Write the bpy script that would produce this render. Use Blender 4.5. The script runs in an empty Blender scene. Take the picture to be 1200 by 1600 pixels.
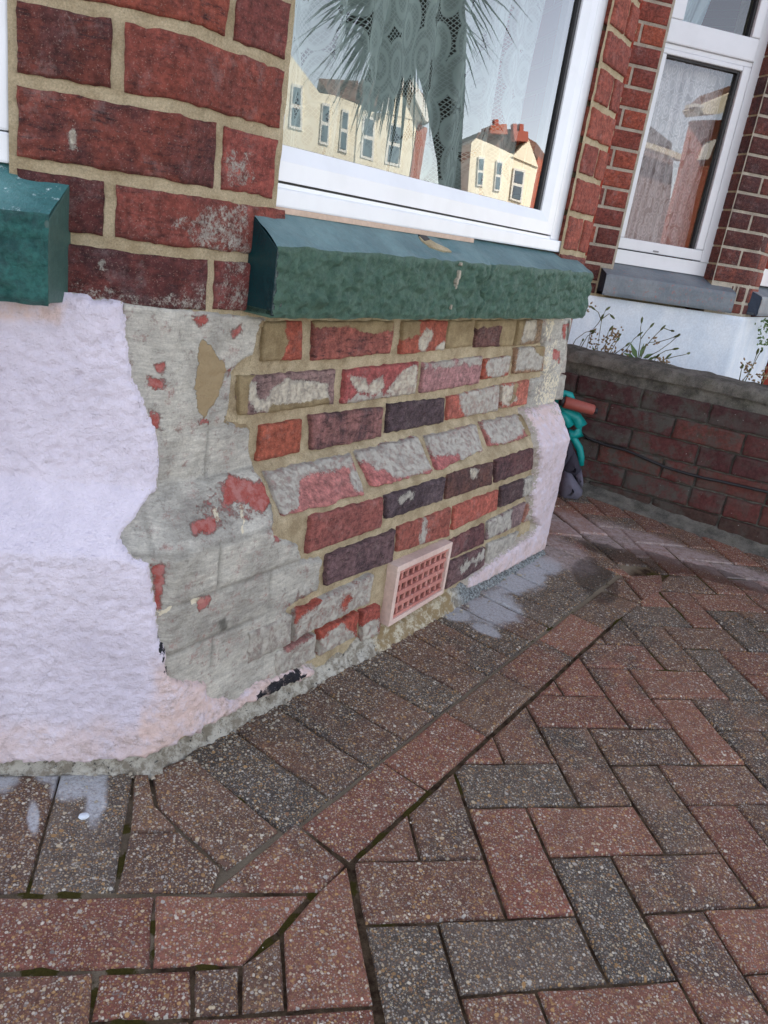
import bpy, bmesh, math, random
import numpy as np
from mathutils import Vector, Matrix
random.seed(7)
sc = bpy.context.scene
COL = sc.collection
# ------------------------------------------------------------ camera
FPX = 1241.786
CAM = np.array([-0.458759, -0.935691, 0.821207])
PITCH, ROLL, YAW = 0.3393008, 0.1538278, -0.2665038
def cam_axes():
    f = np.array([-math.sin(YAW)*math.cos(PITCH), math.cos(YAW)*math.cos(PITCH), -math.sin(PITCH)])
    r0 = np.cross(f, [0, 0, 1.]); r0 /= np.linalg.norm(r0); u0 = np.cross(r0, f)
    r = math.cos(ROLL)*r0 + math.sin(ROLL)*u0
    u = -math.sin(ROLL)*r0 + math.cos(ROLL)*u0
    return np.array([r, u, f])
AX = cam_axes()
cd = bpy.data.cameras.new('camera'); cam = bpy.data.objects.new('camera', cd); COL.objects.link(cam)
M = Matrix([[AX[0][i], AX[1][i], -AX[2][i], CAM[i]] for i in range(3)] + [[0, 0, 0, 1]])
cam.matrix_world = M
cd.sensor_fit = 'VERTICAL'; cd.sensor_height = 24; cd.lens = FPX/1600*24
cd.clip_start = 0.02; cd.clip_end = 2000
cd.dof.use_dof = False
sc.camera = cam
sc.render.resolution_x = 768; sc.render.resolution_y = 1024
# ------------------------------------------------------------ sky, sun, exposure
SUN_EL, SUN_AZ = math.radians(36), math.radians(146)      # azimuth: angle from +x towards +y, where the sun stands
world = bpy.data.worlds.new("World"); sc.world = world; world.use_nodes = True
wn = world.node_tree; wn.nodes.clear()
sky = wn.nodes.new('ShaderNodeTexSky'); sky.sky_type = 'NISHITA'; sky.sun_disc = False
sky.sun_elevation = SUN_EL; sky.sun_rotation = math.pi/2 - SUN_AZ
sky.air_density = 0.75; sky.dust_density = 0.1; sky.ozone_density = 2.5
hs = wn.nodes.new('ShaderNodeHueSaturation'); hs.inputs['Saturation'].default_value = 0.60
bg = wn.nodes.new('ShaderNodeBackground'); bg.inputs['Strength'].default_value = 0.15
wo = wn.nodes.new('ShaderNodeOutputWorld')
wm = wn.nodes.new('ShaderNodeMix'); wm.data_type = 'RGBA'; wm.blend_type = 'MULTIPLY'; wm.inputs[0].default_value = 1.0; wm.inputs[7].default_value = (1.11, 1.0, .90, 1)
wn.links.new(sky.outputs[0], hs.inputs['Color']); wn.links.new(hs.outputs[0], wm.inputs[6]); wn.links.new(wm.outputs[2], bg.inputs['Color'])
wn.links.new(bg.outputs[0], wo.inputs['Surface'])
sl = bpy.data.lights.new('sun', 'SUN'); sl.energy = 5.0; sl.angle = math.radians(0.5); sl.color = (1.0, 0.93, 0.82)
so = bpy.data.objects.new('sun', sl); COL.objects.link(so)
sd = Vector((math.cos(SUN_EL)*math.cos(SUN_AZ), math.cos(SUN_EL)*math.sin(SUN_AZ), math.sin(SUN_EL)))
so.rotation_euler = sd.to_track_quat('Z', 'Y').to_euler()
so.location = (0, 0, 12)
vs = sc.view_settings
vs.view_transform = 'Standard'; vs.look = 'None'; vs.gamma = 1.0; vs.use_curve_mapping = False
vs.exposure = 1.82
try:
    sc.cycles.max_bounces = 8; sc.cycles.transparent_max_bounces = 12
except Exception: pass

# ------------------------------------------------------------ noise and 2-D helpers (numpy)
def _hash(ix, iy, s):
    v = (ix.astype(np.int64)*374761393 + iy.astype(np.int64)*668265263 + s*1442695041) & 0xffffffff
    v = (v ^ (v >> 13))*1274126177 & 0xffffffff
    v = v ^ (v >> 16)
    return (v & 0xffff)/65535.0
def vn(x, y, s=0):
    x = np.asarray(x, float); y = np.asarray(y, float)
    ix, iy = np.floor(x), np.floor(y); fx, fy = x-ix, y-iy
    fx = fx*fx*(3-2*fx); fy = fy*fy*(3-2*fy)
    a, b = _hash(ix, iy, s), _hash(ix+1, iy, s); c, d = _hash(ix, iy+1, s), _hash(ix+1, iy+1, s)
    return (a+(b-a)*fx)*(1-fy)+(c+(d-c)*fx)*fy
def fbm(x, y, s=0, o=4):
    v = 0; a = .5; t = 0
    for i in range(o):
        v = v + a*vn(x*2**i+i*17.3, y*2**i-i*9.1, s+i); t += a; a *= .5
    return v/t
def sdpoly(pts, poly):
    """signed distance (positive inside) of points (n,2) to polygon"""
    p = np.asarray(pts, float); q = np.asarray(poly, float); n = len(q)
    best = np.full(len(p), 1e9); ins = np.zeros(len(p), bool)
    for i in range(n):
        a = q[i]; b = q[(i+1) % n]; ab = b-a
        t = np.clip(((p-a)@ab)/max(ab@ab, 1e-12), 0, 1)
        d = np.hypot(*(p-a-t[:, None]*ab).T); best = np.minimum(best, d)
        c = ((a[1] > p[:, 1]) != (b[1] > p[:, 1]))
        with np.errstate(divide='ignore', invalid='ignore'):
            xx = (b[0]-a[0])*(p[:, 1]-a[1])/(b[1]-a[1]+1e-20)+a[0]
        ins ^= c & (p[:, 0] < xx)
    return np.where(ins, best, -best)
def sstep(x, a, b):
    t = np.clip((x-a)/(b-a), 0, 1); return t*t*(3-2*t)
# ------------------------------------------------------------ picture <-> place
def ray(px): return np.array([(px[0]-600)/FPX, (800-px[1])/FPX, 1.])@AX
def onplane(px, N, d):
    N = np.asarray(N, float); v = ray(px); return CAM + (d-CAM@N)/(v@N)*v
def project(P):
    q = (np.asarray(P)-CAM)@AX.T
    return np.stack([600+FPX*q[..., 0]/q[..., 2], 800-FPX*q[..., 1]/q[..., 2]], -1)
GA, GB = -0.029975, 0.054262
GN = np.array([-GA, -GB, 1.])
def gz(x, y): return GA*x+GB*y
def ground(px): return onplane(px, GN, 0)
PHI = 0.7361036
DI = np.array([math.cos(PHI), math.sin(PHI), 0]); NB = np.array([math.sin(PHI), -math.cos(PHI), 0]); NA = np.array([0, -1., 0])
ZT, ZB = 0.449, 0.370                         # top and foot of the sloping plinth course
def fz(z): return np.clip((ZT-np.asarray(z, float))/(ZT-ZB), 0, 1)
def cornerxy(z):
    f = fz(z); y = .143+(.0715-.143)*f; dB = -.43322+(-.36177+.43322)*f
    return (dB+NB[1]*-1*y)/NB[0], y
def skin(t, z, e=0):
    """t: metres along the bay's face from its corner (negative front, positive splay); e: metres proud"""
    t = np.asarray(t, float); z = np.asarray(z, float); e = np.asarray(e, float)
    cx, cy = cornerxy(z)
    w = sstep(t, -.008, .008)[..., None]
    nr = NA*(1-w)+NB*w; nr = nr/np.linalg.norm(nr, axis=-1, keepdims=True)
    dr = np.where((t < 0)[..., None], np.array([1., 0, 0]), DI)
    P = np.stack(np.broadcast_arrays(cx, cy, z), -1)+t[..., None]*dr
    return P + nr*np.broadcast_to(e, t.shape)[..., None]
def px2skin(px, e=0, side=None):
    v = ray(px)
    def hit(N, du, dl):
        lam = np.linspace(.5, 4, 3500); P = CAM+lam[:, None]*v
        g = P@N-(du+(dl-du)*fz(P[:, 2])+e)
        k = np.argmax(g < 0); 
        a = g[k-1]/(g[k-1]-g[k]); return P[k-1]*(1-a)+P[k]*a
    if side != 'A':
        P = hit(NB, -.43322, -.36177); cx, cy = cornerxy(P[2]); t = (P[:2]-[cx, cy])@DI[:2]
        if t >= 0 or side == 'B': return float(t), float(P[2])
    P = hit(NA, -.143, -.0715); cx, cy = cornerxy(P[2]); return float(P[0]-cx), float(P[2])
# ------------------------------------------------------------ object helpers
def link(name, me, parent=None, mat=None, kind=None, color=None, loc=None):
    o = bpy.data.objects.new(name, me); COL.objects.link(o)
    if mat is not None and me is not None and not me.materials: me.materials.append(mat)
    if parent is not None: o.parent = parent
    if kind: o['kind'] = kind
    if color is not None: o.color = color
    if loc is not None: o.location = loc
    return o
def thing(name, label, cat, loc=(0, 0, 0), group=None):
    o = bpy.data.objects.new(name, None); COL.objects.link(o); o.location = loc
    o.empty_display_size = .1
    o['label'] = label; o['category'] = cat
    if group: o['group'] = group
    if loc != (0, 0, 0): o.location = loc
    return o
def tag(o, label, cat, group=None):
    o['label'] = label; o['category'] = cat
    if group: o['group'] = group
    return o
def mesh(V, F, smooth=False, mask=None, name='m'):
    me = bpy.data.meshes.new(name)
    me.from_pydata([tuple(map(float, v)) for v in V], [], [tuple(int(i) for i in f) for f in F])
    if smooth: me.polygons.foreach_set('use_smooth', [True]*len(me.polygons))
    if mask is not None:
        at = me.color_attributes.new('Mask', 'FLOAT_COLOR', 'POINT')
        m = np.zeros((len(V), 4), np.float32); mask = np.asarray(mask); m[:, :mask.shape[1]] = mask
        at.data.foreach_set('color', m.ravel())
    me.update(); return me
def gridmesh(P, mask=None, smooth=True, keep=None, flip=False):
    """P (ny,nx,3)"""
    ny, nx = P.shape[:2]
    idx = np.arange(ny*nx).reshape(ny, nx)
    q = np.stack([idx[:-1, :-1], idx[:-1, 1:], idx[1:, 1:], idx[1:, :-1]], -1).reshape(-1, 4)
    if keep is not None:
        k = keep.reshape(-1); kk = k[q].any(1); q = q[kk]
        used = np.unique(q); rm = -np.ones(ny*nx, int); rm[used] = np.arange(len(used)); q = rm[q]
        V = P.reshape(-1, 3)[used]; mk = None if mask is None else np.asarray(mask).reshape(ny*nx, -1)[used]
    else:
        V = P.reshape(-1, 3); mk = None if mask is None else np.asarray(mask).reshape(ny*nx, -1)
    if flip: q = q[:, ::-1]
    me = bpy.data.meshes.new('m')
    me.vertices.add(len(V)); me.vertices.foreach_set('co', V.astype(np.float32).ravel())
    me.loops.add(len(q)*4); me.polygons.add(len(q))
    me.loops.foreach_set('vertex_index', q.ravel().astype(np.int32))
    me.polygons.foreach_set('loop_start', np.arange(0, len(q)*4, 4, dtype=np.int32))
    me.polygons.foreach_set('loop_total', np.full(len(q), 4, np.int32))
    me.update(calc_edges=True)
    me.polygons.foreach_set('use_smooth', [smooth]*len(q))
    if mk is not None:
        at = me.color_attributes.new('Mask', 'FLOAT_COLOR', 'POINT')
        m = np.zeros((len(V), 4), np.float32); m[:, :mk.shape[1]] = mk
        at.data.foreach_set('color', m.ravel())
    me.validate(); return me
def prism(front, back, bevel=0.0):
    """closed solid between two matching outlines"""
    n = len(front); V = list(front)+list(back)
    F = [list(range(n)), list(range(2*n-1, n-1, -1))]+[[i, i+n, (i+1) % n+n, (i+1) % n] for i in range(n)]
    me = mesh(V, F)
    bm = bmesh.new(); bm.from_mesh(me)
    bmesh.ops.recalc_face_normals(bm, faces=bm.faces)
    if bevel > 0:
        bmesh.ops.bevel(bm, geom=list(bm.edges), offset=bevel, segments=2, affect='EDGES', profile=.6, clamp_overlap=True)
        for f in bm.faces: f.smooth = False
    bm.to_mesh(me); bm.free(); return me
def box(x0, x1, y0, y1, z0, z1, bevel=0.0):
    f = [(x0, y0, z0), (x1, y0, z0), (x1, y0, z1), (x0, y0, z1)]
    return prism(f, [(a, y1, c) for a, b, c in f], bevel)
def plane_prism(pts, N, d, th, bevel=0.0, px=True):
    """outline (pixels) set on the plane N.P=d, thickened away from its face"""
    N = np.asarray(N, float)
    A = [onplane(p, N, d) for p in pts] if px else [np.asarray(p, float) for p in pts]
    return prism(A, [a-N*th for a in A], bevel)
def tube(pts, r, n=8, cap=True):
    pts = [Vector(p) for p in pts]; V = []; F = []
    up = Vector((0, 0, 1)); rr = r if hasattr(r, '__len__') else [r]*len(pts)
    for i, p in enumerate(pts):
        t = (pts[min(i+1, len(pts)-1)]-pts[max(i-1, 0)]).normalized()
        a = t.cross(up); a = a.normalized() if a.length > 1e-3 else Vector((1, 0, 0)); b = t.cross(a)
        for k in range(n):
            w = 2*math.pi*k/n; V.append(p+a*math.cos(w)*rr[i]+b*math.sin(w)*rr[i])
    for i in range(len(pts)-1):
        for k in range(n): F.append([i*n+k, i*n+(k+1) % n, (i+1)*n+(k+1) % n, (i+1)*n+k])
    if cap: F += [list(range(n-1, -1, -1)), [(len(pts)-1)*n+k for k in range(n)]]
    return V, F
def joined(parts, smooth=False):
    V = []; F = []
    for v, f in parts:
        o = len(V); V += list(v); F += [[i+o for i in q] for q in f]
    return mesh(V, F, smooth)
# ------------------------------------------------------------ materials
class Mt:
    def __init__(s, name, rough=.85, spec=.3):
        s.m = bpy.data.materials.new(name); s.m.use_nodes = True; s.t = s.m.node_tree; s.b = s.t.nodes['Principled BSDF']
        s.b.inputs['Roughness'].default_value = rough; s.b.inputs['Specular IOR Level'].default_value = spec
        s.pos = s.n('ShaderNodeNewGeometry').outputs['Position']
        s.bump_in = None
    def n(s, ty, **k):
        nd = s.t.nodes.new(ty)
        for a, v in k.items(): setattr(nd, a, v)
        return nd
    def put(s, sock, v):
        if isinstance(v, bpy.types.NodeSocket): s.t.links.new(v, sock)
        elif v is not None:
            try: sock.default_value = v
            except Exception: sock.default_value = tuple(v)+(1,) if len(v) == 3 else v
    def noise(s, sc_, det=4, rough=.6, vec=None, dist=0):
        nd = s.n('ShaderNodeTexNoise'); s.put(nd.inputs['Vector'], vec or s.pos)
        nd.inputs['Scale'].default_value = sc_; nd.inputs['Detail'].default_value = det; nd.inputs['Roughness'].default_value = rough
        nd.inputs['Distortion'].default_value = dist
        return nd.outputs['Fac']
    def nz(s, sc_, det=6, rough=.85):
        return s.ramp(s.noise(sc_, det, rough), .32, .68, -.5, .5, False)
    def vor(s, sc_, feature='F1', vec=None):
        nd = s.n('ShaderNodeTexVoronoi', feature=feature); s.put(nd.inputs['Vector'], vec or s.pos); nd.inputs['Scale'].default_value = sc_
        return nd
    def math(s, op, a, b=None, c=None, clamp=False):
        nd = s.n('ShaderNodeMath', operation=op, use_clamp=clamp)
        for i, v in enumerate((a, b, c)):
            if v is not None: s.put(nd.inputs[i], v)
        return nd.outputs[0]
    def ramp(s, x, a, b, lo=0., hi=1., smooth=True):
        nd = s.n('ShaderNodeMapRange', interpolation_type='SMOOTHSTEP' if smooth else 'LINEAR'); s.put(nd.inputs['Value'], x)
        nd.inputs['From Min'].default_value = a; nd.inputs['From Max'].default_value = b
        nd.inputs['To Min'].default_value = lo; nd.inputs['To Max'].default_value = hi
        return nd.outputs[0]
    def mix(s, f, a, b, mode='MIX'):
        nd = s.n('ShaderNodeMix', data_type='RGBA', blend_type=mode)
        s.put(nd.inputs[0], f); s.put(nd.inputs[6], a if isinstance(a, bpy.types.NodeSocket) else tuple(a)+(1,)); s.put(nd.inputs[7], b if isinstance(b, bpy.types.NodeSocket) else tuple(b)+(1,))
        return nd.outputs[2]
    def scale(s, col, f):
        nd = s.n('ShaderNodeVectorMath', operation='SCALE'); s.put(nd.inputs[0], col); s.put(nd.inputs['Scale'], f); return nd.outputs[0]
    def objcol(s):
        nd = s.n('ShaderNodeObjectInfo'); return nd.outputs['Color'], nd.outputs['Alpha'], nd.outputs['Random']
    def mask(s):
        a = s.n('ShaderNodeAttribute', attribute_name='Mask'); sp = s.n('ShaderNodeSeparateColor'); s.t.links.new(a.outputs['Color'], sp.inputs[0])
        return sp.outputs[0], sp.outputs[1], sp.outputs[2], a.outputs['Alpha']
    def bump(s, h, dist, strength=1.0):
        nd = s.n('ShaderNodeBump'); nd.inputs['Strength'].default_value = strength; nd.inputs['Distance'].default_value = dist
        s.put(nd.inputs['Height'], h)
        if s.bump_in is not None: s.t.links.new(s.bump_in, nd.inputs['Normal'])
        s.bump_in = nd.outputs[0]; s.t.links.new(nd.outputs[0], s.b.inputs['Normal'])
    def done(s, col, rough=None):
        s.put(s.b.inputs['Base Color'], col if isinstance(col, bpy.types.NodeSocket) else tuple(col)+(1,))
        if rough is not None: s.put(s.b.inputs['Roughness'], rough)
        return s.m
def S(r, g, b, k=1.0):
    f = lambda c: ((c/255+.055)/1.055)**2.4 if c > 10 else c/255/12.92
    return (f(r)*k, f(g)*k, f(b)*k)

def mat_brick(name, dust=.0):
    m = Mt(name, .85, .3)
    oc, oa, orr = m.objcol(); R, G, B, A = m.mask()
    hsn = m.n('ShaderNodeHueSaturation'); hsn.inputs['Saturation'].default_value = .90; hsn.inputs['Hue'].default_value = .508; m.t.links.new(oc, hsn.inputs['Color']); oc = hsn.outputs[0]
    n1 = m.noise(14, 5, .7); n2 = m.noise(90, 6, .75); n3 = m.noise(420, 3, .7)
    mp = m.n('ShaderNodeMapping'); m.t.links.new(m.pos, mp.inputs[0]); mp.inputs['Scale'].default_value = (1, 1, 4.5)
    streak = m.noise(38, 5, .75, vec=mp.outputs[0])
    col = m.mix(m.math('MULTIPLY', m.ramp(n1, .42, .64), oa), oc, S(66, 54, 60))
    col = m.mix(m.math('MULTIPLY', m.ramp(streak, .50, .68), m.ramp(oa, 0, .5, .25, .85)), col, S(62, 42, 44))
    col = m.scale(col, m.ramp(n2, .32, .68, .42, 1.55, False))
    col = m.mix(m.ramp(m.noise(19, 6, .8), .50, .72, 0, .45), col, m.scale(col, 1.9))
    col = m.mix(m.ramp(m.noise(26, 6, .8), .52, .70, 0, dust), col, S(196, 176, 172))
    col = m.mix(m.ramp(n3, .58, .70, 0, .45), col, S(204, 172, 156))
    col = m.mix(m.ramp(m.noise(240, 4, .8), .42, .30, 0, .75), col, S(44, 30, 30))
    nz = m.math('ADD', m.math('MULTIPLY', m.nz(60, 6, .85), .75), m.math('MULTIPLY', m.nz(330, 4, .8), .45))
    e1 = m.math('ADD', R, nz)
    pf = m.math('MULTIPLY', m.ramp(e1, .30, .70), m.ramp(m.noise(75, 6, .85), .34, .54, .5, 1))
    pc = m.mix(B, S(214, 209, 196), S(236, 226, 204))
    pc = m.mix(m.ramp(m.noise(50, 6, .8), .45, .7, 0, .6), pc, S(158, 150, 144))
    col = m.mix(pf, col, pc)
    e2 = m.math('ADD', G, m.math('MULTIPLY', m.nz(70, 6, .8), .6))
    mf = m.ramp(e2, .36, .62)
    mc = m.mix(m.ramp(m.noise(30, 5, .7), .3, .7), S(150, 130, 96), S(186, 166, 128))
    mc = m.scale(mc, m.ramp(m.noise(500, 2, .7), .3, .7, .8, 1.2, False))
    col = m.mix(mf, col, mc)
    h = m.math('ADD', m.math('MULTIPLY', m.noise(130, 7, .8), 1.3), m.math('MULTIPLY', pf, .3))
    h = m.math('ADD', m.math('ADD', h, m.math('MULTIPLY', mf, .3)), m.math('MULTIPLY', streak, .8))
    m.bump(h, .0042, 1.0); m.bump(m.noise(600, 4, .8), .0014, 1.0)
    return m.done(col)
def mat_mortar(name, c1, c2, dark=None, grain=.0006, greens=0):
    m = Mt(name, .95, .15); R, G, B, A = m.mask()
    col = m.mix(m.ramp(m.noise(22, 5, .65), .3, .7), c1, c2)
    col = m.scale(col, m.ramp(m.noise(420, 4, .8), .25, .75, .62, 1.34, False))
    col = m.mix(m.ramp(m.noise(55, 5, .7), .55, .75, 0, .5), col, dark or S(96, 82, 52))
    if greens: col = m.mix(m.ramp(m.noise(18, 5, .7), .5, .65, 0, greens), col, S(88, 92, 52))
    col = m.mix(m.ramp(m.noise(900, 1, .5), .68, .74, 0, .7), col, S(215, 205, 185))
    m.bump(m.noise(110, 7, .8), .006, 1.0); m.bump(m.noise(700, 2, .8), grain, 1.0)
    return m.done(col)
M_BRICK = mat_brick('fresh_brick', .22); M_BRICKD = mat_brick('dusty_brick', .6)
M_MORT = mat_mortar('fresh_mortar', S(168, 150, 120), S(206, 190, 158))
M_MORTO = mat_mortar('old_mortar', S(176, 158, 126), S(206, 190, 158), S(130, 118, 94))
M_MORTW = mat_mortar('pale_mortar', S(170, 160, 145), S(200, 190, 172), S(120, 108, 96))
M_MORTG = mat_mortar('weathered_mortar', S(86, 85, 80), S(136, 133, 124), S(30, 29, 28), .0012, .12)
def mat_skim():
    m = Mt('old_paint_layer', .85, .25); R, G, B, A = m.mask()
    col = m.mix(m.ramp(m.noise(10, 5, .65), .35, .68), S(206, 202, 190), S(160, 156, 147))
    col = m.mix(m.ramp(m.noise(60, 8, .85), .50, .68, 0, .65), col, S(104, 102, 98))
    col = m.mix(m.ramp(m.noise(30, 8, .85), .53, .66, 0, .5), col, S(186, 134, 126))
    col = m.scale(col, m.ramp(m.noise(300, 4, .8), .25, .75, .8, 1.2, False))
    mp = m.n('ShaderNodeMapping'); m.t.links.new(m.pos, mp.inputs[0]); mp.inputs['Scale'].default_value = (1, 1, 6)
    st_ = m.noise(30, 7, .85, vec=mp.outputs[0]); col = m.scale(col, m.ramp(st_, .35, .65, .72, 1.2, False))
    vc = m.vor(9, 'DISTANCE_TO_EDGE', vec=m.pos); ck = m.math('MULTIPLY', m.ramp(m.math('ADD', vc.outputs['Distance'], m.math('MULTIPLY', m.nz(40, 5, .8), .03)), .010, .0), m.ramp(m.noise(7, 3), .5, .56))
    col = m.mix(m.math('MULTIPLY', ck, .0), col, S(60, 56, 52)); col = m.mix(A, col, S(80, 78, 72))
    e3 = m.math('ADD', B, m.math('MULTIPLY', m.nz(110, 5, .75), .8))
    col = m.mix(m.ramp(e3, .45, .58), col, S(226, 216, 190))
    e1 = m.math('ADD', R, m.math('ADD', m.math('MULTIPLY', m.nz(60, 6, .85), .8), m.math('MULTIPLY', m.nz(330, 4, .85), .45)))
    rf = m.math('MULTIPLY', m.ramp(e1, .38, .74), .9)
    rc = m.mix(m.ramp(m.noise(60, 5, .7), .4, .6), S(168, 60, 50), S(184, 116, 110))
    col = m.mix(rf, col, rc)
    e2 = m.math('ADD', G, m.math('MULTIPLY', m.nz(60, 4, .7), .5))
    mf = m.ramp(e2, .42, .56); col = m.mix(mf, col, m.mix(m.noise(40, 4), S(150, 130, 98), S(178, 158, 124)))
    h = m.math('ADD', m.noise(90, 6, .75), m.math('MULTIPLY', m.math('SUBTRACT', mf, rf), .6))
    m.bump(h, .0045, 1.0); m.bump(m.noise(400, 5, .8), .0015, 1.0)
    return m.done(col)
M_SKIM = mat_skim()
def mat_render():
    m = Mt('painted_render', .7, .35); R, G, B, A = m.mask()
    col = m.mix(m.ramp(m.noise(5, 4, .6), .35, .65), S(222, 214, 226), S(208, 200, 213))
    col = m.mix(m.math('MULTIPLY', G, m.ramp(m.noise(40, 5, .7), .25, .6)), col, S(216, 192, 186))
    col = m.mix(m.ramp(m.noise(120, 6, .8), .66, .76, 0, .5), col, S(168, 158, 160))
    e = m.math('ADD', R, m.math('MULTIPLY', m.nz(140, 5, .8), .8))
    col = m.mix(m.ramp(e, .5, .62), col, m.mix(m.noise(80, 4), S(150, 144, 130), S(200, 190, 175)))
    e = m.math('ADD', B, m.math('MULTIPLY', m.nz(90, 5, .8), .9))
    col = m.mix(m.ramp(e, .5, .56), col, S(26, 26, 34))
    vc = m.vor(5, 'DISTANCE_TO_EDGE'); ck = m.math('MULTIPLY', m.ramp(m.math('ADD', vc.outputs['Distance'], m.math('MULTIPLY', m.nz(45, 5, .8), .03)), .006, .0), m.ramp(m.noise(4, 3), .52, .58))
    col = m.mix(m.math('MULTIPLY', ck, .18), col, S(120, 110, 112))
    col = m.scale(col, m.ramp(m.noise(28, 7, .8), .35, .68, .90, 1.05, False))
    col = m.mix(m.math('MULTIPLY', G, m.ramp(m.noise(18, 7, .85), .5, .66)), col, S(168, 150, 142))
    m.bump(m.noise(95, 3, .6), .006, .9); m.bump(m.noise(300, 5, .75), .002, .8)
    return m.done(col)
M_REND = mat_render()
def mat_paint(name, c1, c2, rough, bs=60, bd=.004, chips=None, fine=.0006, chipamt=.7, rock=False):
    m = Mt(name, rough, .5)
    col = m.mix(m.ramp(m.noise(bs, 7, .8) if rock else m.noise(9, 5, .6), .36 if rock else .3, .64 if rock else .7), c1, c2)  # rock: ridge highlights and shaded pits put into colour along the bump noise
    col = m.scale(col, m.ramp(m.noise(130, 5, .7), .25, .75, .86, 1.14, False))
    if chips is not None:
        col = m.mix(m.ramp(m.noise(70, 6, .85), chipamt-.03, chipamt+.02, 0, .85), col, chips)
    m.bump(m.noise(bs, 7 if rock else 4, .8 if rock else .6), bd, .8); m.bump(m.noise(500, 3, .7), fine, .6)
    return m.done(col)
M_SILLF = mat_paint('green_rock_face', S(68, 102, 86), S(92, 126, 106), .5, 75, .018, S(168, 186, 164), .002, .70, True)
M_SILLT = mat_paint('green_sill_top', S(80, 110, 114), S(104, 134, 136), .5, 30, .006, S(140, 156, 140), .001, .72)
M_SILLE = mat_paint('dark_teal_gloss', S(2, 38, 44), S(8, 52, 56), .22, 40, .003)
M_SILLA = mat_paint('teal_sill_paint', S(14, 68, 66), S(46, 108, 100), .4, 60, .010, S(165, 195, 195), .001, .73, True)
M_SILLN = mat_paint('grey_sill_paint', S(104, 114, 122), S(130, 136, 140), .6, 60, .003, S(156, 104, 98), .0006, .60)
M_SILLNE = mat_paint('slate_sill_end', S(52, 66, 84), S(60, 74, 92), .5, 50, .003)
M_WHITEW = mat_paint('white_wall_paint', S(206, 216, 226), S(222, 228, 234), .7, 20, .002, S(170, 168, 165), .0004, .80)
M_DARKIN = mat_paint('dark_interior', (.05, .05, .05), (.06, .06, .06), .9)  # near-black walls: the dimness of the room is put into the colour
def mat_upvc(name, c):
    m = Mt(name, .28, .5)
    col = m.mix(m.ramp(m.noise(12, 4, .6), .4, .7, 0, .35), c, tuple(x*.86 for x in c))
    m.bump(m.noise(25, 2, .5), .0006, .3)
    return m.done(col)
M_UPVC = mat_upvc('white_upvc', (.78, .80, .82))
M_BLACK = mat_paint('black_rubber', (.012, .012, .014), (.02, .02, .022), .5, 80, .0005)
M_SPACER = mat_paint('grey_spacer', (.22, .22, .23), (.26, .26, .27), .4, 80, .0003)
def mat_glass():
    m = bpy.data.materials.new('window_glass'); m.use_nodes = True; t = m.node_tree; t.nodes.clear()
    o = t.nodes.new('ShaderNodeOutputMaterial'); mx = t.nodes.new('ShaderNodeMixShader')
    tr = t.nodes.new('ShaderNodeBsdfTransparent'); tr.inputs[0].default_value = (.86, .9, .89, 1)
    gl = t.nodes.new('ShaderNodeBsdfGlossy'); gl.inputs['Roughness'].default_value = .0
    fr = t.nodes.new('ShaderNodeFresnel'); fr.inputs['IOR'].default_value = 1.52
    mu = t.nodes.new('ShaderNodeMath'); mu.operation = 'MULTIPLY'; mu.use_clamp = True; mu.inputs[1].default_value = 2.5
    nz = t.nodes.new('ShaderNodeTexNoise'); nz.inputs['Scale'].default_value = 3.0; nz.inputs['Detail'].default_value = 1
    bp = t.nodes.new('ShaderNodeBump'); bp.inputs['Distance'].default_value = .0006; bp.inputs['Strength'].default_value = .5
    g = t.nodes.new('ShaderNodeNewGeometry')
    t.links.new(g.outputs['Position'], nz.inputs['Vector']); t.links.new(nz.outputs['Fac'], bp.inputs['Height']); t.links.new(bp.outputs[0], gl.inputs['Normal'])
    t.links.new(fr.outputs[0], mu.inputs[0]); t.links.new(mu.outputs[0], mx.inputs[0]); t.links.new(tr.outputs[0], mx.inputs[1]); t.links.new(gl.outputs[0], mx.inputs[2])
    t.links.new(mx.outputs[0], o.inputs[0]); return m
M_GLASS = mat_glass()
def mat_lace(name, c=(.8, .83, .81), dens=.82, sc_=1.0, tint=None):
    m = Mt(name, .9, .1)
    # threads of a net, closed motifs and open leaf shapes, all in the cloth's own coordinates
    uv = m.n('ShaderNodeUVMap').outputs[0]
    def mp(sx, sy, rot=0):
        nd = m.n('ShaderNodeMapping'); m.t.links.new(uv, nd.inputs[0]); nd.inputs['Scale'].default_value = (sx, sy, 1); nd.inputs['Rotation'].default_value = (0, 0, rot); return nd.outputs[0]
    net = m.n('ShaderNodeTexVoronoi', feature='DISTANCE_TO_EDGE'); m.t.links.new(mp(230*sc_, 170*sc_, .6), net.inputs['Vector']); net.inputs['Scale'].default_value = 1; net.inputs['Randomness'].default_value = .15
    thread = m.ramp(net.outputs['Distance'], .16, .10)
    mo = m.n('ShaderNodeTexVoronoi', feature='F1'); m.t.links.new(mp(34*sc_, 13*sc_), mo.inputs['Vector']); mo.inputs['Scale'].default_value = 1; mo.inputs['Randomness'].default_value = .55
    closed = m.ramp(mo.outputs['Distance'], .68, .64)
    ring = m.math('SINE', m.math('MULTIPLY', mo.outputs['Distance'], 22))
    dense = m.math('MULTIPLY', closed, m.ramp(ring, -.5, .6, dens*.8, 1.0))
    al = m.math('MAXIMUM', m.math('MAXIMUM', m.math('MULTIPLY', thread, .9), dense), .0)
    m.put(m.b.inputs['Alpha'], al)
    col = m.mix(m.ramp(m.noise(8, 3), .3, .7), c, tuple(x*.85 for x in c))
    m.done(col)
    try: m.b.inputs['Subsurface Weight'].default_value = 0
    except Exception: pass
    return m.m
M_LACE = mat_lace('lace_cloth', (.56, .64, .62), .9, 1.0)
M_LACE2 = mat_lace('fine_lace_cloth', (.80, .72, .74), .85, 1.6)
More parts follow.
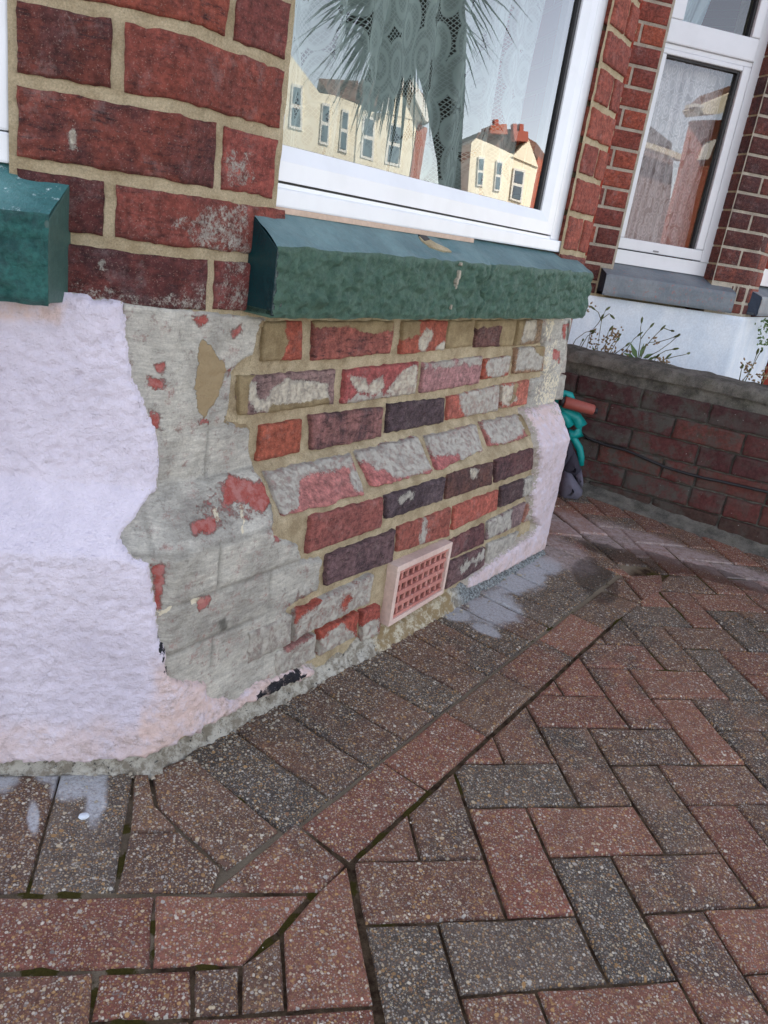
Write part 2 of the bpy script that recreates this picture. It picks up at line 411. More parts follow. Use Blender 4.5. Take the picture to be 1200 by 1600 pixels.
def mat_sheer(name, c, a):
    m = Mt(name, .9, .1); m.b.inputs['Alpha'].default_value = a
    m.bump(m.noise(8, 2), .01, .4); return m.done(c)
M_SHEER = mat_sheer('sheer_cloth', (.62, .52, .52), .85)
M_SHEERB = mat_sheer('sheer_blue_cloth', (.62, .74, .80), .75)
def mat_paver():
    m = Mt('block_paver_concrete', .82, .35)
    oc, oa, orr = m.objcol()
    hsn = m.n('ShaderNodeHueSaturation'); hsn.inputs['Saturation'].default_value = .95; hsn.inputs['Hue'].default_value = .504; hsn.inputs['Value'].default_value = 1.12; m.t.links.new(oc, hsn.inputs['Color']); oc = hsn.outputs[0]
    n1 = m.noise(9, 4, .6)
    # blend of red and charcoal within one block
    col = m.mix(m.math('MULTIPLY', m.ramp(n1, .40, .62), oa), oc, S(74, 70, 66))
    col = m.scale(col, m.ramp(m.noise(45, 5, .75), .3, .7, .68, 1.25, False))
    col = m.scale(col, m.ramp(m.noise(330, 5, .85), .32, .68, .45, 1.55, False))
    col = m.mix(m.ramp(m.noise(16, 6, .8), .5, .7, 0, .22), col, S(150, 132, 116))
    def stones(sc_, thr, size, seed, soft=.06):
        v = m.vor(sc_); sp = m.n('ShaderNodeSeparateColor'); m.t.links.new(v.outputs['Color'], sp.inputs[0])
        dist = m.math('ADD', v.outputs['Distance'], m.math('MULTIPLY', m.math('SUBTRACT', m.noise(sc_*2.2, 2), .5), .35))
        sz = m.math('MULTIPLY', size, m.ramp(sp.outputs[2], 0, 1, .45, 1.15, False))
        f = m.math('MULTIPLY', m.math('GREATER_THAN', sp.outputs[0], thr), m.ramp(m.math('SUBTRACT', sz, dist), -soft, soft))
        cr = m.n('ShaderNodeValToRGB'); cr.color_ramp.interpolation = 'CONSTANT'
        e = cr.color_ramp.elements
        cols = [(0, S(205, 188, 158)), (.16, S(170, 132, 86)), (.34, S(190, 184, 174)), (.5, S(228, 220, 202)), (.62, S(150, 112, 84)), (.76, S(130, 122, 116)), (.88, S(196, 156, 104))]
        e[0].position = 0; e[0].color = (*cols[0][1], 1); e[1].position = cols[1][0]; e[1].color = (*cols[1][1], 1)
        for p, c in cols[2:]: x = e.new(p); x.color = (*c, 1)
        m.t.links.new(sp.outputs[1], cr.inputs[0]); return f, cr.outputs[0]
    film = m.math('MULTIPLY', m.ramp(m.noise(11, 5, .75), .36, .62, .78, 1.0), m.ramp(orr, 0, 1, .85, 1.0, False))
    f1, c1 = stones(430, .16, .56, 1); f2, c2 = stones(240, .46, .48, 2); f3, c3 = stones(125, .84, .36, 3)
    f1 = m.math('MULTIPLY', f1, film); f2 = m.math('MULTIPLY', f2, film)
    col = m.mix(m.math('MULTIPLY', f1, .58), col, c1); col = m.mix(m.math('MULTIPLY', f2, .85), col, c2); col = m.mix(m.math('MULTIPLY', f3, .9), col, c3)
    # dried cement wash and dust, with their own outline on the ground
    geo = m.pos
    def blob(cx, cy, rx, ry, ang):
        nd = m.n('ShaderNodeVectorMath', operation='SUBTRACT'); m.t.links.new(geo, nd.inputs[0]); nd.inputs[1].default_value = (cx, cy, 0)
        mp = m.n('ShaderNodeMapping', vector_type='TEXTURE'); m.t.links.new(nd.outputs[0], mp.inputs[0]); mp.inputs['Rotation'].default_value = (0, 0, ang); mp.inputs['Scale'].default_value = (rx, ry, 1e6)
        ln = m.n('ShaderNodeVectorMath', operation='LENGTH'); m.t.links.new(mp.outputs[0], ln.inputs[0]); return ln.outputs['Value']
    def blobs(L, soft, nz, ns):
        b = None
        for a in L:
            c = blob(*a); b = c if b is None else m.math('SMOOTH_MIN', b, c, .5)
        b = m.math('ADD', b, m.math('MULTIPLY', m.math('SUBTRACT', m.noise(ns, 4, .6), .5), nz)); return m.ramp(b, 1+soft, 1-soft)
    w = blobs(WASH, .28, 1.5, 16)
    w = m.math('MULTIPLY', w, m.ramp(m.noise(200, 5, .8), .3, .6, .35, .9))
    col = m.mix(w, col, S(196, 198, 202))
    d = blobs(DUST, .35, .7, 14); d = m.math('MULTIPLY', d, m.ramp(m.noise(60, 5, .7), .3, .65, .25, .85))
    col = m.mix(d, col, S(188, 172, 168))
    dw = blobs(DAMP, .12, .9, 12); col = m.scale(col, m.ramp(dw, 0, 1, 1, .50))
    h = m.math('ADD', m.math('MULTIPLY', m.math('MAXIMUM', f1, f2), .6), m.noise(330, 4, .75))
    m.bump(h, .0018, .9); m.bump(m.noise(60, 4, .6), .003, .5)
    rg = m.ramp(dw, 0, 1, .85, .5); return m.done(col, rg)
def G2(px): g = ground(px); return float(g[0]), float(g[1])
def gb(px, rx, ry, ang=0): x, y = G2(px); return (x, y, rx, ry, ang)
WASH = [gb((770, 948), .085, .06, PHI), gb((818, 905), .12, .05, PHI), gb((848, 884), .07, .045, PHI), gb((712, 958), .035, .03, PHI), gb((760, 985), .02, .03, PHI), gb((118, 1230), .028, .03, 0), gb((150, 1245), .014, .055, 0), gb((52, 1275), .008, .03, .2), gb((8, 1215), .02, .03, 0), gb((75, 1205), .02, .02, 0)]
DUST = [gb((930, 830), .30, .10, -.5), gb((1080, 870), .30, .08, -.7), gb((880, 865), .08, .12, 0), gb((1180, 905), .2, .07, -.7)]
DAMP = [gb((1080, 890), .20, .05, -.55), gb((985, 872), .16, .06, -.6), gb((1150, 905), .1, .04, -.7), gb((930, 905), .14, .06, 1.2)]
M_PAVER = mat_paver()
def mat_joint():
    m = Mt('joint_sand', .95, .1); R, G, B, A = m.mask()
    col = m.mix(m.ramp(m.noise(30, 5, .7), .35, .65), S(58, 44, 34), S(112, 96, 76))
    col = m.mix(m.math('ADD', B, m.math('MULTIPLY', m.math('SUBTRACT', m.noise(60, 4), .5), .3), clamp=True), col, S(150, 138, 118))
    mf = m.ramp(m.math('ADD', R, m.math('MULTIPLY', m.nz(40, 5, .7), .7)), .35, .6)
    col = m.mix(mf, col, m.mix(m.noise(200, 4), S(52, 50, 22), S(92, 84, 40)))
    col = m.scale(col, m.ramp(m.noise(700, 3, .8), .25, .75, .6, 1.4, False))
    m.bump(m.noise(250, 5, .8), .005, 1.0); return m.done(col)
M_JOINT = mat_joint()
M_PLAINGR = mat_paint('far_ground', S(110, 100, 96), S(130, 120, 112), .9)
M_TERRA = mat_paint('terracotta', S(196, 134, 122), S(172, 108, 98), .8, 120, .002, S(216, 184, 172), .001, .60)
M_TERRAW = mat_paint('washed_terracotta', S(216, 194, 182), S(200, 172, 160), .8, 120, .001, S(160, 140, 128), .0006, .7)
M_TERRAD = mat_paint('shaded_soot_terracotta', S(38, 22, 20), S(30, 18, 16), .9)  # near-black: shade inside the holes put into the colour, with soot

# ------------------------------------------------------------ large structure: ground sheet
def px_mask(P, poly, soft=4.0, nz=5.0, seed=3, sc_=60):
    q = project(P.reshape(-1, 3)); X = P.reshape(-1, 3)
    d = sdpoly(q, poly)+(fbm(X[:, 0]*sc_+X[:, 1]*sc_*.7, X[:, 2]*sc_+X[:, 1]*sc_*.5, seed)-.5)*nz*2
    return sstep(d, -soft, soft).reshape(P.shape[:-1])
# far ground: one sheet with a hole-free, lower surface to the horizon
gx = np.array([-400, -60, -12, -4, -1.9, 2.6, 6, 12, 60, 400.]); gy = np.array([-400, -60, -12, -4, -2.1, 2.6, 6, 20, 60, 400.])
P = np.zeros((len(gy), len(gx), 3))
for j, y in enumerate(gy):
    for i, x in enumerate(gx):
        P[j, i] = (x, y, max(-.35, min(.15, gz(x, y)))-.075)
link('ground', gridmesh(P, smooth=False), mat=M_PLAINGR, kind='structure')
# driveway: bed of jointing sand
MOSS = [((600, 1318), 26), ((648, 1268), 22), ((668, 1250), 14), ((722, 1225), 22), ((560, 1330), 12), ((490, 1395), 20), ((455, 1440), 26), ((415, 1480), 22), ((240, 1450), 26), ((236, 1490), 22),
        ((150, 1560), 40), ((60, 1518), 40), ((190, 1516), 30), ((320, 1512), 30), ((200, 1592), 40), ((190, 1350), 26), ((196, 1300), 16), ((50, 1392), 30), ((110, 1396), 30), ((548, 1390), 16), ((378, 1252), 14),
        ((966, 972), 16), ((1028, 920), 20), ((1095, 1045), 20), ((1100, 1050), 20), ((1020, 905), 18), ((1150, 930), 60), ((1050, 880), 40), ((1110, 890), 50), ((1180, 980), 40), ((1060, 960), 30), ((600, 1440), 30), ((825, 998), 10), ((855, 980), 8), ((970, 1070), 30), ((1040, 1040), 40), ((1100, 1000), 40)]
xs = np.arange(-1.7, 2.45, .011); ys = np.arange(-1.05, 2.15, .011)
X, Y = np.meshgrid(xs, ys)
P = np.stack([X, Y, gz(X, Y)-.0065+(fbm(X*40, Y*40, 5)-.5)*.004], -1)
q = project(P.reshape(-1, 3)); mo = np.zeros(len(q))
front = ((P.reshape(-1, 3)-CAM)@AX[2]) > .2
for c, r in MOSS:
    mo = np.maximum(mo, np.where(front, np.exp(-((q-np.array(c))**2).sum(1)/(r*r*.5)), 0))
mo = mo.reshape(X.shape)+.22*sstep(fbm(X*2.2, Y*2.2, 9), .45, .7)
P[..., 2] += mo*.0035*fbm(X*90, Y*90, 8)*1.6
dB_ = X*NB[0]+Y*NB[1]
sandy = np.exp(-((dB_+.155)/.02)**2)+.6*np.exp(-((dB_+.26)/.09)**2)*(dB_ < -.15)
drive = link('driveway', gridmesh(P, np.stack([mo, mo*0, np.clip(sandy, 0, 1)], -1)), mat=M_JOINT, kind='structure')

# ------------------------------------------------------------ pavers
def clip(poly, a, b, c):
    """keep a*x+b*y>=c"""
    out = []; n = len(poly)
    for i in range(n):
        p, q_ = poly[i], poly[(i+1) % n]; fp = a*p[0]+b*p[1]-c; fq = a*q_[0]+b*q_[1]-c
        if fp >= 0: out.append(p)
        if (fp >= 0) != (fq >= 0):
            t = fp/(fp-fq); out.append((p[0]+t*(q_[0]-p[0]), p[1]+t*(q_[1]-p[1])))
    return out
def area(p): return abs(sum(p[i][0]*p[(i+1) % len(p)][1]-p[(i+1) % len(p)][0]*p[i][1] for i in range(len(p))))/2
def inset(poly, d):
    n = len(poly); cx = sum(p[0] for p in poly)/n; cy = sum(p[1] for p in poly)/n; L = []
    for i in range(n):
        p, q_ = poly[i], poly[(i+1) % n]; ex, ey = q_[0]-p[0], q_[1]-p[1]; l = math.hypot(ex, ey)
        if l < 1e-5: continue
        nx, ny = -ey/l, ex/l
        if nx*(cx-p[0])+ny*(cy-p[1]) < 0: nx, ny = -nx, -ny
        L.append((nx, ny, nx*p[0]+ny*p[1]+d))
    out = []
    for i in range(len(L)):
        a, b = L[i-1], L[i]; det = a[0]*b[1]-a[1]*b[0]
        if abs(det) < 1e-4: continue
        out.append(((a[2]*b[1]-a[1]*b[2])/det, (a[0]*b[2]-a[2]*b[0])/det))
    return out
PAV = []
def subdiv(poly, step):
    out = []
    for i in range(len(poly)):
        p, q_ = poly[i], poly[(i+1) % len(poly)]; n = max(1, int(round(math.hypot(q_[0]-p[0], q_[1]-p[1])/step)))
        out += [(p[0]+(q_[0]-p[0])*k/n, p[1]+(q_[1]-p[1])*k/n) for k in range(n)]
    return out
REDS = [S(130, 76, 64), S(124, 72, 60), S(132, 82, 68), S(118, 70, 60), S(114, 76, 64)]
BRNS = [S(106, 76, 64), S(98, 72, 62), S(112, 82, 68)]
GRYS = [S(88, 78, 70), S(94, 82, 74), S(84, 76, 70)]
def paver(poly, tone=None, gap=.0022, al=None):
    r = random.Random(int(abs(poly[0][0]*9173+poly[0][1]*3371)*100))
    if area(poly) < 2.5e-4: return
    if area([tuple(p) for p in poly]) and sum((poly[(i+1) % len(poly)][0]-poly[i][0])*(poly[(i+1) % len(poly)][1]+poly[i][1]) for i in range(len(poly))) > 0: poly = poly[::-1]
    base = inset(poly, gap)
    if len(base) < 3: return
    ring0 = subdiv(base, .028)
    cx = sum(p[0] for p in base)/len(base); cy = sum(p[1] for p in base)/len(base)
    tx, ty, dz = r.uniform(-.010, .010), r.uniform(-.010, .010), r.uniform(-.0012, .0012)
    def zz(x, y): return gz(x, y)+(x-cx)*tx+(y-cy)*ty+dz
    V = []; F = []; n = len(ring0); i1 = []
    s = r.random()*50
    def pull(p, d):
        vx, vy = cx-p[0], cy-p[1]; l = math.hypot(vx, vy)+1e-6; return (p[0]+vx/l*d, p[1]+vy/l*d)
    R_ = []
    for (d, h) in ((0.0, -.045), (0.0, -.0058), (.0022, -.0018), (.0058, 0.0)):
        rg = []
        for k, p in enumerate(ring0):
            j = (vn(np.array(p[0]*70+s), np.array(p[1]*70+s), 4)-.5)
            if h > -.04: p2 = pull(p, d*(1.2)+float(j)*.0022)
            else: p2 = p
            rg.append(len(V)); V.append((p2[0], p2[1], zz(*p2)+h-(max(0, float(j))*.0012 if h > -.003 else 0)))
        R_.append(rg)
    for a, b in zip(R_[:-1], R_[1:]):
        for k in range(n): F.append([a[k], a[(k+1) % n], b[(k+1) % n], b[k]])
    F.append(R_[-1])
    me = mesh(V, F, False)
    if tone is None: tone = r.choices(['r', 'b', 'g'], [5, 3, 2])[0]
    c = r.choice({'r': REDS, 'b': BRNS, 'g': GRYS}[tone]); k = r.uniform(.9, 1.1)
    a = {'r': r.choice([0, .15, .3, .8]), 'b': r.choice([.3, .6, .9]), 'g': .4}[tone] if al is None else al
    PAV.append(link('paver', me, drive, M_PAVER, color=(c[0]*k, c[1]*k, c[2]*k, a)))
# --- traced lattice of the herringbone field: (photo x, photo y, u, v), spread smoothly
LAT = [(756,1341,0,1),(788,1433,0,2),(734,1260,0,0),(821,1257,1,0),(899,1428,1,2),(986,1257,3,0),(1040,1332,3,1),(861.5,1337,1,1),(956,1192,3,-1),(1029,1191,4,-1),(1129,1331,4,1),(959,1336,2,1),(1059,1533,2,3),(955,1535,1,3),(1189,1414,4,2),(1013,1425,2,2),(688,1438.5,-1,2),(718,1555,-1,3),(842.5,1133.5,2,-2),(918,1134,3,-2),(905,1255,2,0),(1051,1137,5,-2),(1094,1192,5,-1),(915,1042,4,-4),(982,1042,5,-4),(1105,1050,7,-4),(1140,1092,7,-3),(1018,1090,5,-3),(977,975,6,-6),(1035,977,7,-6),(1100,1047,7,-4),(1040,1046,6,-4),(1030,922,8,-8),(1075,925,9,-8),(1127,980,9,-6),(1085,979,8,-6),(566,1443,-2,2),(553,1343,-2,1)]
LG = np.array([ground(a[:2])[:2] for a in LAT]); LU = np.array([a[2:] for a in LAT], float)
Aff = np.linalg.lstsq(np.c_[LU, np.ones(len(LU))], LG, rcond=None)[0]
res = LG-np.c_[LU, np.ones(len(LU))]@Aff
def lat(u, v):
    g = np.array([u, v, 1.])@Aff
    w = np.exp(-((LU-[u, v])**2).sum(1)/1.1); far = .25
    return tuple(g+(w[:, None]*res).sum(0)/(w.sum()+far))
# borders
sB0 = -.0605                                    # outer edge of the splay's stretcher band
CL = [ground((908, 802)), ground((1030, 897))]  # outer edge of the side band
cdir = (CL[1]-CL[0])[:2]; cn = np.array([-cdir[1], cdir[0]]); cn = cn/np.linalg.norm(cn)
if cn[0] < 0: cn = -cn
cc = float(cn@CL[0][:2])
GWA = math.radians(138); GWD = np.array([math.cos(GWA), math.sin(GWA), 0]); GWN = np.array([-math.sin(GWA), math.cos(GWA), 0])
GWd = float(ground((1100, 830))@GWN)            # face of the garden wall: GWN.P = GWd
if CAM@GWN > GWd: pass
def herr(poly):
    pa = clip(poly, NB[0], NB[1], sB0+.003); pb = clip(poly, cn[0], cn[1], cc+.003)
    aa = area(pa) if len(pa) > 2 else 0; ab_ = area(pb) if len(pb) > 2 else 0
    poly = pa if aa >= ab_ else pb
    if len(poly) > 2: poly = clip(poly, GWN[0], GWN[1], GWd+.05)
    return poly
for i in range(-30, 40):
    for j in range(-20, 20):
        for kind in (0, 1):
            u0, v0 = i+2*j, i-2*j
            if kind: u0 += 1; w_, h_ = 2, 1
            else: w_, h_ = 1, 2
            if not ((-2 <= u0 or (u0 == -3 and v0 <= 0)) and u0 <= 21 and -17 <= v0 <= 6): continue
            if v0+h_ > 7 : continue
            if u0-v0 < -9 : continue
            poly = [lat(u0, v0), lat(u0+w_, v0), lat(u0+w_, v0+h_), lat(u0, v0+h_)]
            if poly[0][0] > 2.3 or poly[0][1] < -1.0: continue
            poly = herr(poly)
            if len(poly) > 2 and (u0, v0, kind) != (99, 0, 0):
                T = {(0, 0, 0): 'r', (1, 0, 1): 'r', (1, 1, 0): 'g', (2, 1, 1): 'r', (-1, 2, 1): 'g', (-2, 1, 1): 'r', (-2, 2, 0): 'g', (3, -1, 0): 'b', (2, -2, 0): 'b', (3, -2, 1): 'b', (3, 2, 0): 'g', (4, 1, 0): 'b', (4, 2, 0): 'g', (0, 3, 1): 'r', (4, -4, 0): 'r', (6, -6, 0): 'b', (4, 0, 1): 'r'}.get((u0, v0, kind))
                paver(poly, T)
def pp(pts, tone=None, **k): k.setdefault('gap', .0010); paver([tuple(ground(p)[:2]) for p in pts], tone, **k)
# --- splay stretcher band, pitch .2
def st(s0, s1, d0, d1): return [tuple((DI*s+NB*d)[:2]) for s, d in ((s0, d0), (s1, d0), (s1, d1), (s0, d1))]
ks = [-.218, -.014, .185, .386, .586, .774]
for a, b, tn in zip(ks[:-1], ks[1:], 'rrbrr'): paver(st(a, b, -.153, -.0615), tn, gap=.0016)
pp([(895, 957), (940, 922), (1003, 943), (945, 982)], 'b')
pp([(331, 1390), (462, 1282), (541, 1348), (505, 1391)], 'r', al=.5)
pp([(943, 919), (970, 900), (1004, 938), (1003, 943)], 'b')
pp([(972, 898), (1034, 898), (1038, 921), (1006, 938)], 'r')
# --- splay soldiers
for k in range(1, 11):
    s0 = -.2445+.1004*(k-1); tn = 'bgbbbgbbgbgb'[k]
    s1 = s0+.1004
    if k == 10: s1 = s0+.08
    paver(st(s0, s1, -.375, -.1555), tn, gap=.0018)
pp([(236, 1203), (298, 1179), (436, 1296), (354, 1357), (246, 1259)], 'b')
# --- corner between soldiers of splay and side
wx = .545
pts_c = [ground((855, 850))[:2], ground((972, 898))[:2]]
e_s = -.2445+.1004*10-.02
pd = pts_c[1]-pts_c[0]; pnn = np.array([-pd[1], pd[0]]); pnn /= np.linalg.norm(pnn)
if pnn[1] < 0: pnn = -pnn
pc0 = float(pnn@pts_c[0])
for k in range(10, 14):
    poly = clip(st(-.2445+.1004*k-.02, -.2445+.1004*(k+1)-.02, -.375, -.1555), -pnn[0], -pnn[1], -pc0)
    if len(poly) > 2: paver(poly, 'g')
xin = CL[0][0]-.10
for k in range(0, 9):
    y0 = .80+.1*k
    poly = [(.50, y0), (cc/cn[0]-.105-y0*cn[1]/cn[0], y0), (cc/cn[0]-.105-(y0+.1)*cn[1]/cn[0], y0+.1), (.50, y0+.1)]
    poly = clip(poly, pnn[0], pnn[1], pc0)
    if len(poly) > 2: paver(poly, 'rbrrbrbrr'[k])
def cb(d, y): return (cc/cn[0]-y*cn[1]/cn[0]-d, y)
for k in range(0, 4):
    y0 = .93+.2*k; paver([cb(.1, y0), cb(0, y0), cb(0, y0+.2), cb(.1, y0+.2)], 'brrb'[k])
# --- front (left) soldiers and stretchers
pp([(-110, 1205), (-5, 1207), (-66, 1392), (-200, 1390)], 'r'); pp([(-5, 1207), (94, 1207), (42, 1393), (-64, 1393)], 'b'); pp([(94, 1207), (209, 1205), (180, 1392), (44, 1393)], 'g', al=.3)
pp([(209, 1207), (232, 1207), (243, 1258), (277, 1296), (203, 1297)], 'b', al=.2); pp([(203, 1299), (280, 1298), (346, 1354), (332, 1392), (182, 1392)], 'b', al=.2)
pp([(-300, 1405), (-60, 1402), (-70, 1515), (-320, 1518)], 'r'); pp([(-60, 1399), (242, 1397), (237, 1509), (-68, 1516)], 'r', al=0); pp([(243, 1397), (484, 1395), (436, 1450), (380, 1504), (238, 1509)], 'r', al=0)
pp([(442, 1452), (489, 1400), (543, 1350), (585, 1567), (449, 1575)], 'r', al=.15)
pp([(378, 1503), (439, 1460), (446, 1574), (377, 1580)], 'b', al=.1); pp([(303, 1511), (374, 1507), (374, 1580), (303, 1585)], 'b', al=.1)
pp([(154, 1518), (300, 1512), (300, 1587), (140, 1594)], 'r', al=.1); pp([(-60, 1524), (145, 1518), (137, 1640), (-80, 1650)], 'r', al=0)
pp([(300, 1589), (585, 1572), (600, 1700), (290, 1710)], 'r'); pp([(145, 1602), (297, 1592), (285, 1710), (120, 1712)], 'b')
pp([(-320, 1522), (-62, 1520), (-84, 1650), (-360, 1650)], 'r')

# ------------------------------------------------------------ the house with the bay
house = thing('bay_window_house', 'red brick house with a white rendered bay, its splay stripped back to freshly repointed brick', 'house', (0.0, 1.0, 0.0))
def part(name, me, mat, parent=None, **k):
    o = link(name, me, None, mat, **k); p = parent or house; o.parent = p
    off = p.location if p.parent is None else Vector((0, 0, 0))
    o.matrix_parent_inverse = Matrix.Translation(-off); return o
ZC = [.677, .755, .831, .919, 1.003, 1.08, 1.155, 1.235, 1.31, 1.39, 1.468, 1.546, 1.624, 1.70, 1.78, 1.86, 1.94, 2.02]
def gridtz(t0, t1, z0, z1, st_):
    t = np.arange(t0, t1+st_/2, st_); z = np.arange(z0, z1+st_/2, st_); return np.meshgrid(t, z)
SB = 1.345                                                     # length of the splay, metres
def end_fold(T, e, te): return np.where(T > te, e-.0-(T-te)*3.0, e)
# mortar bed behind the repointed bricks and the piers
T, Z = gridtz(-.20, 1.36, .00, .70, .005)
e = -.0075+(fbm(T*60, Z*60, 3)-.5)*.006+(fbm(T*200, Z*200, 5)-.5)*.0025
e -= .02*sstep(Z, .085, .03)*sstep(T, .55, 0)
vd_ = sdpoly(project(skin(T, Z, .005)).reshape(-1, 2), [(622, 886), (708, 847), (693, 927), (607, 980)]).reshape(T.shape)
e = np.where(vd_ > 5, -.07, e)
Pm = skin(T, Z, np.where(T > 1.335, e-(T-1.335)*3, e))
part('mortar_bed', gridmesh(Pm), M_MORT)
T, Z = gridtz(-.189, .185, .66, 2.03, .006)
e = -.003+(fbm(T*50, Z*50, 3)-.5)*.004
part('mortar_bed', gridmesh(skin(T, Z, e)), M_MORTO)
T, Z = gridtz(1.184, 1.362, .66, 2.03, .006)
e = -.004+(fbm(T*50, Z*50, 3)-.5)*.004; Pm = skin(T, Z, np.where(T > 1.35, e-(T-1.35)*3, e)); 
part('mortar_bed', gridmesh(Pm), M_MORTO)
# one brick as a slightly uneven, rounded block on the wall's face
def brick_tz(q, e0, col, alpha=.0, patches=(), seed=0, mat=None, step=.0055, parent=None, back=.03, rough=.0015, depth_end=None, rag=1.0, label=None, grow=.0012):
    q = np.array(q, float)                                       # TL,TR,BR,BL in (t,z)
    q = q+np.array([[-1, 1], [1, 1], [1, -1], [-1, -1]])*grow
    W = np.hypot(*(q[1]-q[0])); H = np.hypot(*(q[3]-q[0])); 
    def par(L):
        n = max(3, int(L/step)); a = np.linspace(0, 1, n); r = [0, .0001/L, .0020/L, .005/L]
        mid = np.linspace(.005/L, 1-.005/L, n)[1:-1]; return np.array([0, .0015/L, .0045/L]+list(mid)+[1-.0045/L, 1-.0015/L, 1]), n
    u, _ = par(W); v, _ = par(H)
    U, V_ = np.meshgrid(u, v)
    TZ = (q[0]*(1-U[..., None])+q[1]*U[..., None])*(1-V_[..., None])+(q[3]*(1-U[..., None])+q[2]*U[..., None])*V_[..., None]
    du = np.minimum(U, 1-U)*W; dv = np.minimum(V_, 1-V_)*H; d = np.minimum(du, dv)
    nx_ = fbm(TZ[..., 0]*70+seed*3.1, TZ[..., 1]*70, 11)-.5; nz_ = fbm(TZ[..., 0]*70, TZ[..., 1]*70+seed*2.7, 12)-.5
    TZ = TZ+np.stack([nx_, nz_], -1)*.0058*rag*sstep(d, .02, 0)[..., None]
    e = e0-.003*(1-sstep(d, 0, .005))+(fbm(TZ[..., 0]*45, TZ[..., 1]*45, 21+seed)-.5)*rough*2
    e = np.where(d < .0008, e0-back, e)
    Pw = skin(TZ[..., 0], TZ[..., 1], e)
    m = np.zeros(Pw.shape[:2]+(3,))
    for kd, poly, *o in patches:
        k = px_mask(Pw, poly, 6.0, (o[0] if o else 3.0), seed)*(o[1] if len(o) > 1 else (.80 if len(poly) == 4 and poly[0] == (0, 0) else 1.0))
        if kd == 'grey': m[..., 0] = np.maximum(m[..., 0], k)
        if kd == 'cream': m[..., 0] = np.maximum(m[..., 0], k*1.25); m[..., 2] = np.maximum(m[..., 2], k)
        if kd == 'mort': m[..., 1] = np.maximum(m[..., 1], k)
        if kd == 'bare': m[..., 0] *= 1-k; m[..., 1] *= 1-k
    o = part('brick', gridmesh(Pw, m, flip=True), mat or M_BRICK, parent, color=(*col, alpha))
    if label: o['label'] = label
    return o
def qpx(pts, e=0, side='B'): return [px2skin(p, e, side) for p in pts]
ALL = [(0, 0), (1200, 0), (1200, 1600), (0, 1600)]
